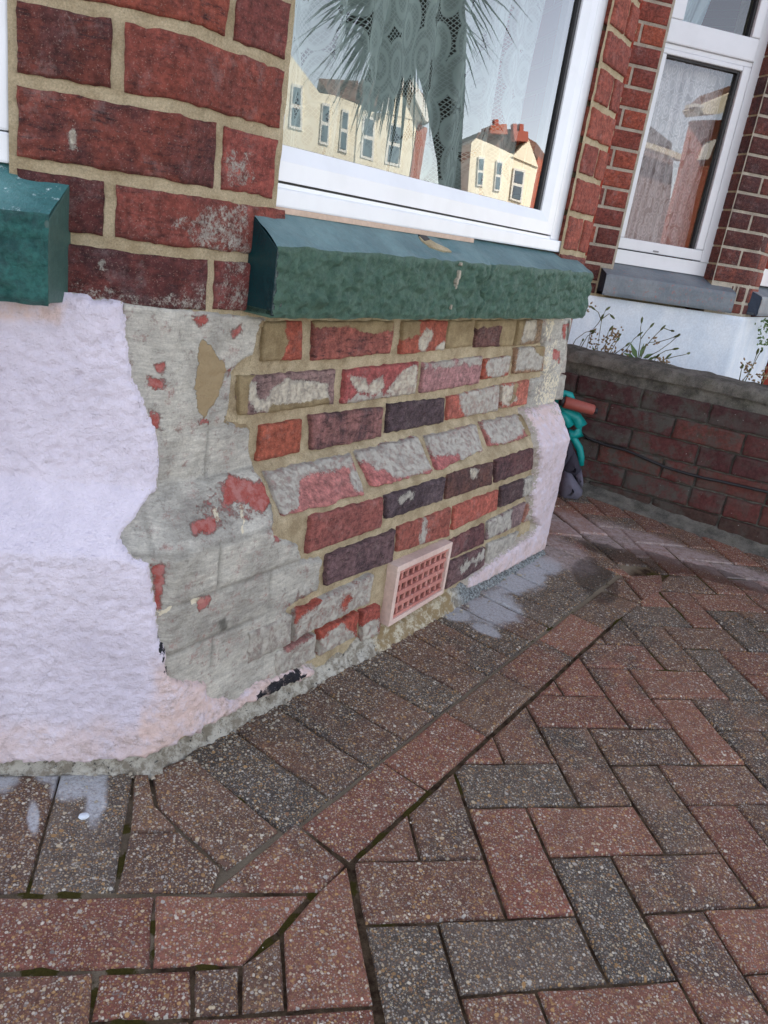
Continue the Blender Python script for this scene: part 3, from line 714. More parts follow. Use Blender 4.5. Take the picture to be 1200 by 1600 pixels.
BR = [  # pixels TL,TR,BR,BL ; colour ; burn ; patches
 ([(413,503),(474,503),(473,563),(410,565)], (176,66,48), .1, [('mort', [(405,495),(446,495),(450,535),(434,568),(405,570)])]),
 ([(492,503),(617,502),(611,551),(490,565)], (172,82,74), .5, [('mort', [(488,495),(620,495),(612,516),(575,522),(545,510),(490,512)])]),
 ([(630,502),(699,501),(694,546),(626,555)], (180,74,56), 0, [('mort', [(625,495),(657,495),(656,524),(625,532)]), ('cream', [(656,528),(668,512),(676,522),(668,540),(663,552),(656,545)]), ('cream', [(684,540),(696,534),(694,548),(682,548)])]),
 ([(703,501),(743,501),(739,541),(697,546)], (150,100,80), .2, [('mort', ALL)]),
 ([(748,501),(808,500),(801,541),(742,543)], (118,74,70), .5, [('mort', [(786,495),(815,495),(806,548),(780,548)]), ('mort', [(745,495),(810,495),(808,510),(745,512)])]),
 ([(812,500),(848,499),(843,536),(805,541)], (150,120,90), .0, [('grey', [(822,500),(838,500),(836,530),(815,536)]), ('mort', [(805,498),(822,498),(812,540),(800,540)]), ('cream', [(822,500),(838,500),(836,530),(815,536)])]),
 ([(852,499),(893,499),(888,534),(847,537)], (176,120,104), .0, [('grey', ALL, 14.0)]),
 ([(373,589),(525,578),(522,631),(376,651)], (156,122,118), .5, [('cream', [(388,600),(400,596),(402,622),(418,630),(425,608),(448,592),(512,600),(513,630),(430,644),(400,642),(390,625)]), ('mort', [(418,648),(424,632),(470,630),(512,621),(514,634),(422,652)]), ('mort', [(370,585),(402,583),(388,600),(388,650),(372,652)])]),
 ([(540,579),(654,566),(648,615),(534,632)], (176,74,78), .1, [('cream', [(546,588),(570,592),(574,602),(598,588),(602,605),(585,616),(560,612)]), ('cream', [(605,612),(625,583),(652,570),(650,612),(625,620)]), ('grey', [(548,618),(600,616),(650,606),(648,618),(540,632)], 8.0)]),
 ([(664,568),(755,557),(749,600),(659,615)], (184,128,130), .15, [('grey', [(664,566),(755,555),(750,566),(700,575),(668,575)], 10.0)]),
 ([(758,562),(799,556),(794,587),(753,594)], (180,70,52), 0, [('grey', [(762,562),(799,555),(796,580),(775,592),(763,588),(758,575)])]),
 ([(806,544),(851,541),(848,580),(802,584)], (160,120,92), 0, [('grey', [(812,540),(832,540),(850,558),(845,578),(806,578)]), ('mort', [(835,540),(853,540),(850,556),(838,552)])]),
 ([(857,540),(887,537),(884,583),(853,586)], (184,120,112), 0, [('grey', ALL, 16.0)]),
 ([(408,667),(474,655),(469,706),(402,722)], (172,68,46), 0, []),
 ([(485,650),(599,637),(595,683),(488,704)], (152,96,94), .9, []),
 ([(608,632),(696,622),(694,660),(605,678)], (92,74,80), .9, []),
 ([(700,621),(781,602),(778,642),(699,657)], (188,84,72), .0, [('grey', [(720,613),(782,600),(780,644),(725,652),(716,630)], 5.0)]),
 ([(784,601),(827,594),(822,632),(783,638)], (194,96,80), .0, [('cream', [(784,605),(800,600),(806,625),(784,636)], 6.0), ('mort', [(806,598),(815,596),(800,630),(795,630)])]),
 ([(832,593),(885,587),(880,624),(827,631)], (170,150,130), .0, [('grey', ALL, 8.0)]),
 ([(487,808),(600,778),(596,824),(480,866)], (160,78,74), .2, []),
 ([(604,775),(696,747),(691,781),(604,812)], (100,84,90), .9, [('grey', [(625,777),(648,768),(645,778),(628,785)], 8.0)]),
 ([(702,742),(772,722),(769,757),(697,781)], (118,74,66), .6, [('cream', [(736,732),(748,730),(745,745),(736,745)], 6.0)]),
 ([(775,719),(834,701),(832,733),(774,755)], (112,72,74), .7, []),
 ([(511,869),(618,828),(614,877),(510,915)], (118,88,92), .8, []),
 ([(624,824),(706,794),(703,838),(621,864)], (170,78,68), .1, [('grey', [(660,808),(668,806),(666,850),(658,852)], 8.0)]),
 ([(711,792),(779,766),(777,796),(708,829)], (186,80,68), .0, []),
 ([(783,762),(834,744),(826,773),(781,794)], (96,74,76), .8, [('grey', [(820,745),(836,742),(828,775),(818,778)])]),
 ([(704,846),(758,818),(757,850),(702,874)], (130,78,80), .5, []),
 ([(763,816),(822,785),(813,820),(760,845)], (150,122,122), .2, [('grey', [(763,816),(800,795),(800,825),(760,846)], 8.0)]),
 ([(700,880),(758,855),(757,885),(696,921)], (124,92,94), .7, [('grey', [(715,885),(758,860),(758,870),(720,895)], 8.0)]),
 ([(763,851),(812,831),(796,861),(760,884)], (150,130,128), .2, [('grey', ALL, 8.0)]),
 ([(827,783),(836,775),(834,810),(818,817)], (176,112,98), .0, [('grey', [(827,783),(836,775),(834,810),(818,817)], 8.0)]),
]
for i, (q, c, a, pt) in enumerate(BR):
    brick_tz(qpx(q), .0015+.0012*((i*7) % 3-1), S(*c), a, pt, seed=i)
# the sloping plinth bricks
for i, (q, c, pt) in enumerate([
 ([(415,739),(548,710),(570,772),(442,808)], (196,112,110), [('grey', [(410,735),(548,706),(552,728),(500,738),(478,742),(468,752),(467,790),(448,806),(430,800)]), ('grey', [(548,735),(562,735),(572,770),(556,768),(545,752)])]),
 ([(556,706),(652,683),(677,737),(582,762)], (194,104,104), [('grey', [(575,700),(655,680),(680,730),(650,742),(622,748),(600,735),(586,735),(572,715)], 4.0), ('grey', [(556,706),(572,700),(580,720),(560,722)], 9.0)]),
 ([(664,682),(744,665),(753,703),(685,737)], (190,98,100), [('grey', [(660,680),(746,662),(756,702),(735,716),(726,730),(716,710),(690,712),(676,714)], 3.0)]),
 ([(751,660),(815,648),(831,681),(765,698)], (182,100,96), [('grey', [(748,658),(818,645),(826,668),(800,690),(772,695)], 4.0), ('mort', [(808,645),(822,645),(834,684),(822,680)])])]):
    brick_tz(qpx(q), .003, S(*c), .1, pt, seed=50+i, rough=.0035, rag=1.6, back=.035)
# painted bricks low on the left
for i, (q, c, pt) in enumerate([
 ([(459,956),(583,896),(574,940),(457,999)], (178,58,46), [('grey', ALL), ('bare', [(459,950),(505,926),(500,945),(485,953),(462,972)]), ('bare', [(533,942),(545,928),(548,938),(536,952)]), ('bare', [(545,908),(562,900),(558,910),(546,914)])]),
 ([(386,988),(453,959),(452,1003),(384,1036)], (170,110,104), [('grey', ALL, 10.0)]),
 ([(497,985),(558,957),(555,993),(497,1023)], (180,58,44), [('grey', [(500,1002),(518,985),(535,975),(545,985),(556,984),(555,998),(497,1030)], 5.0)]),
 ([(564,955),(590,944),(592,988),(564,1002)], (172,62,54), [('grey', [(562,978),(592,968),(592,992),(562,1004)], 6.0)]),
 ([(424,1020),(491,988),(491,1027),(430,1056)], (172,110,106), [('grey', ALL, 9.0), ('bare', [(440,1012),(490,988),(488,996),(445,1018)], 6.0)])]):
    brick_tz(qpx(q), .0065, S(*c), .1, pt, seed=70+i, rough=.003, rag=1.5)
# upper piers: courses of the corner pier wrap the corner
def rowbr(t0, t1, z0, z1, c, a=.4, seed=0, patches=(), e=.002, mat=None, rag=1.05):
    g = .0068; brick_tz([(t0+g, z1-g), (t1-g, z1-g), (t1-g, z0+g), (t0+g, z0+g)], e, S(*c, .95), a, patches, seed, mat, step=.007, rough=.002, rag=rag)
pj = {0: .068, 1: -.076, 2: .067, 3: -.072, 4: .072}
pc = {0: [(112, 44, 44), (140, 56, 56)], 1: [(104, 42, 42), (150, 58, 50)], 2: [(140, 54, 44), (168, 64, 58)], 3: [(122, 48, 40), (156, 58, 46)], 4: [(160, 60, 44), (140, 60, 56)]}
LJ = -.186; RJ = .178
for k in range(len(ZC)-1):
    j = pj.get(k, .07 if k % 2 == 0 else -.074); c = pc.get(k, [(150, 58, 46), (158, 62, 52)])
    rj = RJ if k >= 2 else RJ+.03
    pts0, pts1 = [], []
    if k == 0:
        pts0 = [('grey', [(115,440),(240,462),(320,440),(330,500),(110,480)], 14.0, .36), ('grey', [(155,405),(165,405),(168,425),(156,425)], 3.0, .8)]; pts1 = [('grey', [(345,400),(390,400),(390,500),(340,500)], 12.0, .40)]
    if k == 1: pts1 = [('grey', [(320,325),(392,315),(392,410),(330,410),(270,350)], 14.0, .42)]
    if k == 2: pts1 = [('grey', [(345,235),(392,235),(392,300),(345,290)], 10.0, .40)]; pts0 = [('cream', [(109,200),(118,200),(120,235),(110,228)], 3.0)]
    rowbr(LJ, j, ZC[k], ZC[k+1], c[0], .5, 100+k, pts0); rowbr(j, rj, ZC[k], ZC[k+1], c[1], .25, 130+k, pts1)
sC = .925+.2655; sE = 1.352
for k in range(2, len(ZC)-1):
    cols = [(166, 62, 48), (156, 60, 50), (174, 70, 54)]
    if k % 2 == 0:
        rowbr(sC, sC+.095, ZC[k], ZC[k+1], cols[k % 3], .2, 160+k); rowbr(sC+.095, sE, ZC[k], ZC[k+1], cols[(k+1) % 3], .1, 180+k)
    else: rowbr(sC, sE, ZC[k], ZC[k+1], cols[k % 3], .1, 160+k)
rowbr(sC-.01, sE, .755, ZC[2], (150, 66, 56), .4, 199); rowbr(1.29, sE, ZC[0], .755, (150, 66, 56), .4, 198)
# reveals, cores and the mass of the house behind and above
def footprint(z0, z1, off, xl, yb, mat, name='wall', lower=False):
    cx, cy = (-.46, .0715) if lower else (-.4874, .143)
    c0 = np.array([cx, cy, 0])-NA*0; 
    A0 = np.array([xl, cy+off, 0]); 
    dB = (-.36177 if lower else -.43322)-off
    y = cy+off; x = (dB+NB[1]*-1*y)/NB[0]; C0 = np.array([x, y, 0])
    s1 = (1.06 if lower else 1.078); E = DI*s1+NB*dB
    E[0] = min(E[0], .515)
    F = [A0, C0, E, np.array([E[0], yb, 0]), np.array([xl, yb, 0])]
    me = prism([f+[0, 0, z0] for f in F], [f+[0, 0, z1] for f in F]); return part(name, me, mat)
footprint(-.1, .36, .075, -2.6, 2.2, M_MORTO, lower=True)
footprint(.36, .665, .02, -2.6, 2.2, M_MORTO)
footprint(.665, .80, .035, -2.6, 2.2, M_MORTO)
def mat_wallfar(name, c1, c2, mortar):
    m = Mt(name, .9, .2); nd = m.n('ShaderNodeTexBrick'); 
    mp = m.n('ShaderNodeMapping'); sx = m.n('ShaderNodeSeparateXYZ'); cb_ = m.n('ShaderNodeCombineXYZ'); m.t.links.new(m.pos, sx.inputs[0])
    m.t.links.new(m.math('ADD', sx.outputs[0], sx.outputs[1]), cb_.inputs[0]); m.t.links.new(sx.outputs[2], cb_.inputs[1]); m.t.links.new(cb_.outputs[0], nd.inputs['Vector'])
    nd.inputs['Scale'].default_value = 1; nd.inputs['Brick Width'].default_value = .225; nd.inputs['Row Height'].default_value = .075; nd.inputs['Mortar Size'].default_value = .006
    nd.inputs['Color1'].default_value = (*c1, 1); nd.inputs['Color2'].default_value = (*c2, 1); nd.inputs['Mortar'].default_value = (*mortar, 1)
    return m.done(nd.outputs['Color'])
M_FARBR = mat_wallfar('far_red_brick', S(160, 66, 48), S(130, 54, 44), S(170, 150, 120))
footprint(2.03, 5.6, .0, -2.6, 2.2, M_FARBR)
part('wall', box(-7, .9, 2.2, 9, -.3, 6.0), M_DARKIN); part('wall', box(-7, .9, 2.105, 2.195, 2.03, 6.0), M_FARBR)
part('wall', box(-7, -2.605, 2.0, 2.19, -.3, 6.0), M_FARBR)
def roof(x0, x1, y0, y1, z0, h, mat, ridge='x'):
    ym = (y0+y1)/2
    V = [(x0, y0, z0), (x1, y0, z0), (x1, y1, z0), (x0, y1, z0), (x0, ym, z0+h), (x1, ym, z0+h)]
    return mesh(V, [[0, 1, 5, 4], [2, 3, 4, 5], [0, 4, 3], [1, 2, 5], [3, 2, 1, 0]])
M_TILE = mat_paint('roof_tile', S(120, 86, 74), S(100, 76, 68), .85)
part('roof', roof(-7.2, .95, 1.8, 9.2, 6.003, 2.6, M_TILE), M_TILE)
# side return of the bay
part('wall', box(.515, .53, 1.085, 2.19, -.1, 2.03), M_FARBR)
# ------------------------------------------------------------ surviving paint layer, left of and right of the repointed bricks
SKL = [(188,470),(420,497),(414,508),(404,524),(400,556),(378,566),(366,582),(359,650),(354,658),(394,666),(392,705),(402,735),(418,758),(434,806),(430,838),(455,846),(470,852),(472,878),(506,872),(500,922),(470,940),(452,952),(440,1070),(360,1130),(230,1150),(180,900)]
T, Z = gridtz(-.20, .40, .0, .70, .004)
P0 = skin(T, Z, .003); q = project(P0)
d = sdpoly(q.reshape(-1, 2), SKL).reshape(T.shape)+(fbm(T*110, Z*110, 31)-.5)*5
e = .0035+(fbm(T*45, Z*45, 33)-.5)*.005+(fbm(T*150, Z*150, 34)-.5)*.0022
# faint joints of the bricks under the paint
gr = np.zeros_like(T)
zz_ = np.array([.146, .2206, .2952, .3698, .444, .519, .594])
for k, zj in enumerate(zz_):
    gr = np.maximum(gr, np.exp(-((Z-zj)/.0035)**2))
    off = (.11 if k % 2 else 0.0)+.03
    for m_ in range(-2, 4):
        tj = off+.225*m_-.06; gr = np.maximum(gr, np.exp(-((T-tj)/.0035)**2)*((Z < zj) & (Z > zj-.075)))
gr *= sstep(fbm(T*9, Z*9, 35), .35, .6)
e -= gr*.0035
mk = np.zeros(T.shape+(4,))
reds = [[(232,588),(252,588),(255,606),(240,610),(231,600)], [(240,568),(262,563),(255,585),(240,580)], [(232,640),(252,645),(250,672),(236,668)], [(230,878),(258,880),(256,925),(250,955),(240,950),(236,905)],
        [(300,496),(322,490),(326,500),(312,514)], [(362,518),(380,500),(378,520),(366,530)], [(355,740),(395,748),(425,758),(428,790),(405,800),(385,785),(350,790),(345,765)], [(298,815),(340,808),(338,832),(300,835)],
        [(306,940),(330,932),(326,948),(308,952)], [(352,575),(362,575),(362,592),(354,590)], [(426,826),(440,832),(440,848),(430,846)], [(312,652),(322,655),(320,664),(312,662)], [(310,640),(330,660),(322,670)], [(470,932),(505,918),(500,935),(470,950)]]
for r_ in reds: mk[..., 0] = np.maximum(mk[..., 0], px_mask(P0, r_, 6.0, 6.0, 41)*.95)
mk[..., 0] = np.maximum(mk[..., 0], px_mask(P0, [(300,780),(340,745),(430,745),(435,800),(300,840)], 10.0, 16.0, 46)*.42)
mk[..., 0] = np.maximum(mk[..., 0], px_mask(P0, [(455,930),(510,915),(505,960),(450,1000)], 10.0, 10.0, 47)*.45)
for r_ in [[(310,530),(330,540),(352,575),(345,610),(325,640),(318,655),(306,640),(308,590)], [(352,650),(395,662),(392,672),(352,662)], [(404,510),(416,500),(410,560),(398,560)]]: mk[..., 1] = np.maximum(mk[..., 1], px_mask(P0, r_, 7.0, 5.0, 42))
for r_ in [[(330,795),(338,795),(345,815),(338,815)], [(372,788),(380,790),(382,815),(376,812)], [(376,815),(380,815),(380,835),(377,835)], [(300,935),(318,934),(318,942),(298,943)], [(245,950),(252,955),(270,945),(265,955),(247,964)]]: mk[..., 2] = np.maximum(mk[..., 2], px_mask(P0, r_, 1.5, 1.5, 43))
mk[..., 3] = gr*.42
mk[..., 3] = np.maximum(mk[..., 3], px_mask(P0, [(340,970),(352,966),(356,982),(346,988)], 2, 2, 44)*.8)
e = np.where(d < 3, .0035-(3-d)*.0045, e); e -= .02*sstep(Z, .085, .03)*sstep(T, .55, 0)
e = np.maximum(e, -.03)
part('old_paint_layer', gridmesh(skin(T, Z, e), mk, keep=(d > -4)), M_SKIM)
SKR = [(846,497),(900,497),(884,640),(826,640),(826,632),(832,596),(850,590),(851,548)]
T, Z = gridtz(1.08, 1.36, .40, .70, .004); P0 = skin(T, Z, .003)
d = sdpoly(project(P0).reshape(-1, 2), SKR).reshape(T.shape)+(fbm(T*110, Z*110, 36)-.5)*4
e = np.where(d < 2, .003-(2-d)*.004, .003+(fbm(T*60, Z*60, 37)-.5)*.006); e = np.maximum(e, -.02); e = np.where(T > 1.342, e-(T-1.342)*3, e)
mk = np.zeros(T.shape+(4,)); mk[..., 2] = .45*sstep(fbm(T*14, Z*14, 38), .4, .6)+.1
mk[..., 3] = px_mask(P0, [(887,500),(891,500),(884,620),(879,628)], 1.2, 1.5, 45)*.9
for r_ in [[(866,545),(878,550),(872,566),(864,560)], [(880,505),(888,505),(884,530),(878,528)]]: mk[..., 0] = np.maximum(mk[..., 0], px_mask(P0, r_, 3, 5.0, 41))
part('old_paint_layer', gridmesh(skin(T, Z, e), mk, keep=(d > -3)), M_SKIM)
# ------------------------------------------------------------ painted render: front and low corner
EDGE = [(190,474),(197,520),(205,560),(210,597),(229,639),(245,677),(252,714),(250,768),(233,784),(205,821),(187,845),(205,873),(233,887),(240,919),(247,966),(249,1000),(259,1027),(264,1060),(280,1064),(327,1068),(334,1087),(373,1095),(388,1083),(411,1064),(467,1048),(500,1046),(506,1052),(440,1085),(380,1112),(235,1186),(180,1192),(0,1196),(-900,1190),(-900,400),(0,430)]
T, Z = gridtz(-1.6, .40, .015, .69, .0042)
P0 = skin(T, Z, .014); q = project(P0)
d = sdpoly(q.reshape(-1, 2), EDGE).reshape(T.shape)
dn = d+(fbm(T*130, Z*130, 51)-.5)*9+(fbm(T*45, Z*45, 53)-.5)*9
lump = 1-np.abs(fbm(T*95+.35*vn(T*40, Z*40, 3), Z*110, 52, 2)*2-1)*1.8
thick = np.where(T > .06, .010, .015)
lump = lump*(1-.75*sstep(Z, .36, .39)*sstep(Z, .46, .43)); e = thick+(lump-.5)*.0034+(fbm(T*4, Z*4, 54, 2)-.5)*.004
e += .003*np.exp(-((Z-ZT)/.02)**2)                     # softened crease of the plinth weathering
e = np.where(dn < 5, thick+(lump-.5)*.003-(5-dn)*.0034, e); e = np.maximum(e, -.012)
mk = np.zeros(T.shape+(3,))
mk[..., 0] = sstep(dn, 5.5, 1.0)*.75
mk[..., 1] = np.clip(px_mask(P0, [(250,1040),(520,1030),(500,1100),(240,1200),(215,1200)], 20, 20, 55)+px_mask(P0, [(-50,1130),(240,1130),(240,1200),(-50,1210)], 16, 16, 55)*.6, 0, 1)
mk[..., 1] = np.maximum(mk[..., 1], px_mask(P0, [(-60,470),(100,478),(95,500),(-60,500)], 8, 10, 56)*.9)
for r_ in [[(418,1072),(440,1062),(474,1048),(482,1056),(450,1078),(405,1100),(404,1090)]]: mk[..., 2] = np.maximum(mk[..., 2], px_mask(P0, r_, 3, 6, 57)*.86)
for r_ in [[(246,990),(252,990),(258,1020),(262,1060),(256,1040),(248,1015)]]: mk[..., 2] = np.maximum(mk[..., 2], px_mask(P0, r_, 1.5, 3, 58)*.8)
# hairline cracks; the last line paints the shade of the plinth crease
for cr in [[(120,1152),(150,1160),(185,1175)], [(172,1142),(180,1152),(183,1168)], [(0,735),(60,740),(110,748),(200,762),(250,768)]]:
    L = np.array(cr, float); dd = np.full(q.reshape(-1, 2).shape[0], 1e9); Q = q.reshape(-1, 2)
    for a, b in zip(L[:-1], L[1:]):
        ab = b-a; t_ = np.clip(((Q-a)@ab)/(ab@ab), 0, 1); dd = np.minimum(dd, np.hypot(*(Q-a-t_[:, None]*ab).T))
    dd = dd.reshape(T.shape)+(fbm(T*60, Z*60, 59)-.5)*6; e -= .002*np.exp(-(dd/1.5)**2); mk[..., 0] = np.maximum(mk[..., 0], .42*np.exp(-(dd/1.5)**2))
part('render_coat', gridmesh(skin(T, Z, e), mk, keep=(dn > -4)), M_REND)
# right pilaster strip and the foot of render beside the vent
PIL = [(820,641),(850,632),(884,624),(910,640),(905,700),(870,870),(850,862),(800,890),(745,918),(730,925),(735,905),(762,885),(790,866),(812,850),(836,834),(842,822),(833,808),(834,770),(842,745),(845,700),(838,670),(826,652)]
T, Z = gridtz(.80, 1.40, .02, .47, .0038)
P0 = skin(T, Z, .014); d = sdpoly(project(P0).reshape(-1, 2), PIL).reshape(T.shape); dn = d+(fbm(T*130, Z*130, 61)-.5)*4
lump = fbm(T*90, Z*90, 62, 3)
e = .015+(lump-.5)*.004
e = np.where(dn < 4, .015-(4-dn)*.005, e); e = np.maximum(e, -.02)
TE = 1.327+.01*sstep(Z, .36, .45)
e = np.where(T > TE, e-(T-TE)*4, e)
mk = np.zeros(T.shape+(3,)); mk[..., 0] = sstep(dn, 5, 1)*.75; mk[..., 1] = .55+.4*sstep(Z, .36, .44)+.3*sstep(Z, .12, .06)
mk[..., 0] = np.maximum(mk[..., 0], .55*sstep(Z, .40, .43)*sstep(fbm(T*60, Z*60, 63), .45, .6))
part('render_coat', gridmesh(skin(T, Z, e), mk, keep=(dn > -4)), M_REND)
# ragged footing of cement and old bitumen along the foot of the wall
def mat_foot():
    m = Mt('footing_cement', .9, .2); R, G, B, A = m.mask()
    col = m.mix(m.ramp(m.noise(50, 5, .75), .4, .6), S(204, 200, 188), S(146, 138, 124))
    col = m.mix(m.ramp(m.noise(120, 4, .8), .58, .66, 0, .9), col, S(46, 48, 54))
    e_ = m.math('ADD', R, m.math('MULTIPLY', m.nz(70, 5, .8), .8))
    col = m.mix(m.ramp(e_, .40, .62), col, m.mix(m.ramp(m.noise(40, 6, .8), .45, .6), S(158, 138, 104), S(214, 206, 184))); col = m.mix(G, col, m.mix(m.ramp(m.noise(150, 4, .8), .45, .55), S(64, 70, 78), S(150, 160, 164)))
    m.bump(m.noise(140, 6, .8), .006, 1.0); return m.done(col)
M_FOOT = mat_foot()
T, Z = gridtz(-1.6, 1.37, -.02, .075, .005)
gz_ = lambda T, Z: gz(*np.moveaxis(skin(T, Z, 0)[..., :2], -1, 0))
hh = Z-gz_(T, Z)
front_e = np.where(T < 0, -.012, np.interp(T, [0, .05, .35, .56, .7, 1.3], [-.020, -.020, -.010, .002, .004, .004]))
e = front_e+(fbm(T*60, Z*60, 71)-.5)*.016+(fbm(T*250, Z*250, 72)-.5)*.004+.016*sstep(hh, .02, -.005)
top = np.interp(T, [-1.6, 0, .05, .40, .56, .60, .9, 1.37], [.022, .022, .022, .024, .040, .028, .028, .034])+(fbm(T*50, T*0+3, 73)-.5)*.025
e = np.where(hh > top, e-(hh-top)*1.6, e)
e = np.where(T > 1.33, e-(T-1.33)*3, e)
mk = np.zeros(T.shape+(3,)); mk[..., 0] = sstep(T, .5, .56)*sstep(T, .86, .80)*.95; mk[..., 1] = sstep(T, .84, .88)*.8
part('footing', gridmesh(skin(T, Z, e), mk), M_FOOT)
# ------------------------------------------------------------ air brick
vent = house
vq = [(622,886),(708,847),(693,927),(607,980)]
EV = .016
V4 = np.array([px2skin(p, EV, 'B') for p in vq]); 
def vp(u, v, e): 
    a = (V4[0]*(1-u)+V4[1]*u)*(1-v)+(V4[3]*(1-u)+V4[2]*u)*v; return skin(np.array(a[0]), np.array(a[1]), np.array(e))
def vbar(u0, u1, v0, v1, e1, e0=-.02, bev=.0012):
    return prism([vp(u0, v0, e1), vp(u1, v0, e1), vp(u1, v1, e1), vp(u0, v1, e1)], [vp(u0, v0, e0), vp(u1, v0, e0), vp(u1, v1, e0), vp(u0, v1, e0)], bev)
ab = link('air_brick', None, None); ab.parent = house; ab.matrix_parent_inverse = Matrix.Translation(-house.location)
def jm(meshes):
    bm = bmesh.new()
    for m_ in meshes: bm.from_mesh(m_)
    me = bpy.data.meshes.new('m'); bm.to_mesh(me); bm.free(); return me
part('frame', jm([vbar(0, 1, 0, .10, EV), vbar(0, 1, .92, 1, EV-.0002), vbar(0, .055, .10, .92, EV+.0003), vbar(.955, 1, .10, .92, EV+.0003)]), M_TERRAW, ab)
cols = np.linspace(.115, .90, 10); gm = []
rows = [(.165, .285), (.36, .48), (.555, .675), (.75, .87)]
prev = .10
for a, b in rows+[(.92, .92)]:
    gm.append(vbar(.055, .955, prev, a, EV-.004, .002, bev=.0008)); prev = b
for a, b in rows:
    xe = [.055]+[c for c in np.linspace(.10, .90, 9)]
    for k in range(10):
        x0 = .055+k*.0995-(.0 if k == 0 else .016); x1 = x0+(.034 if k == 0 else .034) if k < 9 else .955
        gm.append(vbar(max(.055, x0), min(.955, x1), a, b, EV-.0065, .003, bev=.0005))
part('grille', jm(gm), M_TERRA, ab)
part('hole_shade_plate', vbar(.03, .97, .08, .94, -.050, -.06, 0), M_TERRAD, ab)  # dark plate added behind the grille to give the holes their shade
# ------------------------------------------------------------ window sills
def sill(name, s0, s1, dback, dfront, zb, zf, zt, wall, mats, label, seed, amp=.006, notch=None, splay=0):
    """stone sill in the wall's (s, d, z) frame"""
    dr, nr = (DI, NB) if wall == 'B' else (np.array([1., 0, 0]), NA)
    root = link(name, None, None); root.parent = house; root.matrix_parent_inverse = Matrix.Translation(-house.location); root['label'] = label
    def pt(s, d, z): return np.asarray(s)[..., None]*dr+np.asarray(d)[..., None]*nr+np.stack([np.zeros_like(z), np.zeros_like(z), z], -1)
    s_ = np.concatenate([np.arange(s0, s1-splay-.001, .004), [s1-splay]]); v_ = np.linspace(0, 1, 30)
    Sg, Vg = np.meshgrid(s_, v_); rise = .014 if wall == 'B' else 0.0; zfg = zf-.002+rise*(s_-s0)/(s1-s0); Zg = zb+(zfg[None, :]-zb)*Vg
    nzr = (np.abs(fbm(Sg*34, Zg*34, seed)-.5)*2.2-.3)*amp*2+(fbm(Sg*120, Zg*120, seed+3)-.5)*amp*1.2
    rnd = -.003*sstep(Vg, .93, 1)**2-.005*sstep(Vg, .10, 0)**2-.003*sstep(Sg, s0+.006, s0)-.003*sstep(Sg, s1-.006, s1)
    d_ = dfront+nzr*sstep(Vg, 1.0, .88)*sstep(Vg, 0, .06)+rnd+(fbm(Sg*9, Vg*2, seed+7)-.5)*.008+(fbm(Sg*45, Vg*0+3, seed+8)-.5)*.006*sstep(Vg, .7, 1)
    if notch is not None:
        for (sn, wn_, dp) in notch:
            line = np.abs(Sg-(sn+(Vg-.5)*.03+(fbm(Vg*6, Vg*0+2, 5)-.5)*.03)); d_ -= dp*np.exp(-(line/wn_)**2)
    edge_ = (fbm(Sg*30, Sg*0+5, seed+6)-.5)*.006
    Zg2 = Zg+(fbm(Sg*25, Sg*0+1, seed+5)-.5)*.006*sstep(Vg, .2, 0)+edge_*sstep(Vg, .8, 1)
    part('rock_face', gridmesh(pt(Sg, d_, Zg2)), mats[0], root)
    # top
    w_ = np.linspace(0, 1, 14); S2, W2 = np.meshgrid(s_, w_); dd = dfront-.006+(dback-dfront+.006)*W2; zt_ = zfg[None, :]+(zt-zfg[None, :])*W2+(fbm(S2*20, W2*4, seed+9)-.5)*.004*sstep(W2, 0, .2)
    zt_ = np.where(W2 == 0, zfg[None, :]-.0005+edge_[-1][None, :], zt_+edge_[-1][None, :]*sstep(W2, .4, 0))
    S2 = S2+splay*W2*sstep(S2, s1-splay-.05, s1-splay)
    dd = np.where(W2 == 0, d_[-1][None, :]+dd*0, dd)
    if notch is not None and wall == 'B':
        zt_ -= .012*np.exp(-((S2-.385)/.018)**2-((W2-.62)/.22)**2)
    part('weathered_top', gridmesh(pt(S2, dd, zt_)), mats[1], root)
    for ss, sg in ((s0, 1), (s1, -1)):
        zfe = zfg[0] if ss == s0 else zfg[-1]
        a = [(ss, dfront-.005, zb+.004), (ss, dfront-.005, zfe-.005), (ss, dback, zt), (ss, dback, zb)]
        if ss == s1: a = [(ss-splay*(1 if i < 2 else 0), q_[1], q_[2]) for i, q_ in enumerate(a)]
        b = [(q_[0]+sg*.02, q_[1]-.001, q_[2]) for q_ in a]
        V1 = [dr*x+nr*y+np.array([0, 0, z]) for x, y, z in a]; V2 = [dr*x+nr*y+np.array([0, 0, z-.002]) for x, y, z in b]
        part('end_face', prism(V1, V2, .0015), mats[2], root)
    V1 = [dr*x+nr*y+np.array([0, 0, zb+.001]) for x, y in ((s0, dfront-.008), (s1-splay-.002, dfront-.008), (s1-splay-.002, dback-.01), (s0, dback-.01))]
    V2 = [p_+np.array([0, 0, .01]) for p_ in V1]; part('underside', prism(V1, V2), mats[0], root)
    return root
bs = sill('window_sill', -.129, 1.022, -.452, -.377, .681, .781, .826, 'B', (M_SILLF, M_SILLT, M_SILLE), 'green painted rock faced stone sill with a crack near its middle', 81, .0075, notch=[(.47, .005, .012)])
M_SILLAT = mat_paint('teal_sill_top', S(50, 100, 100), S(76, 124, 124), .35, 40, .006, S(190, 205, 205), .001, .62)
M_SILLAE = mat_paint('teal_sill_end', S(52, 80, 74), S(62, 92, 84), .5, 40, .003)
sill('window_sill', -2.2, -.604, -.16, -.087, .677, .782, .828, 'A', (M_SILLA, M_SILLAT, M_SILLAE), 'brighter teal painted sill cut off by the left edge', 91, .004, splay=.020)
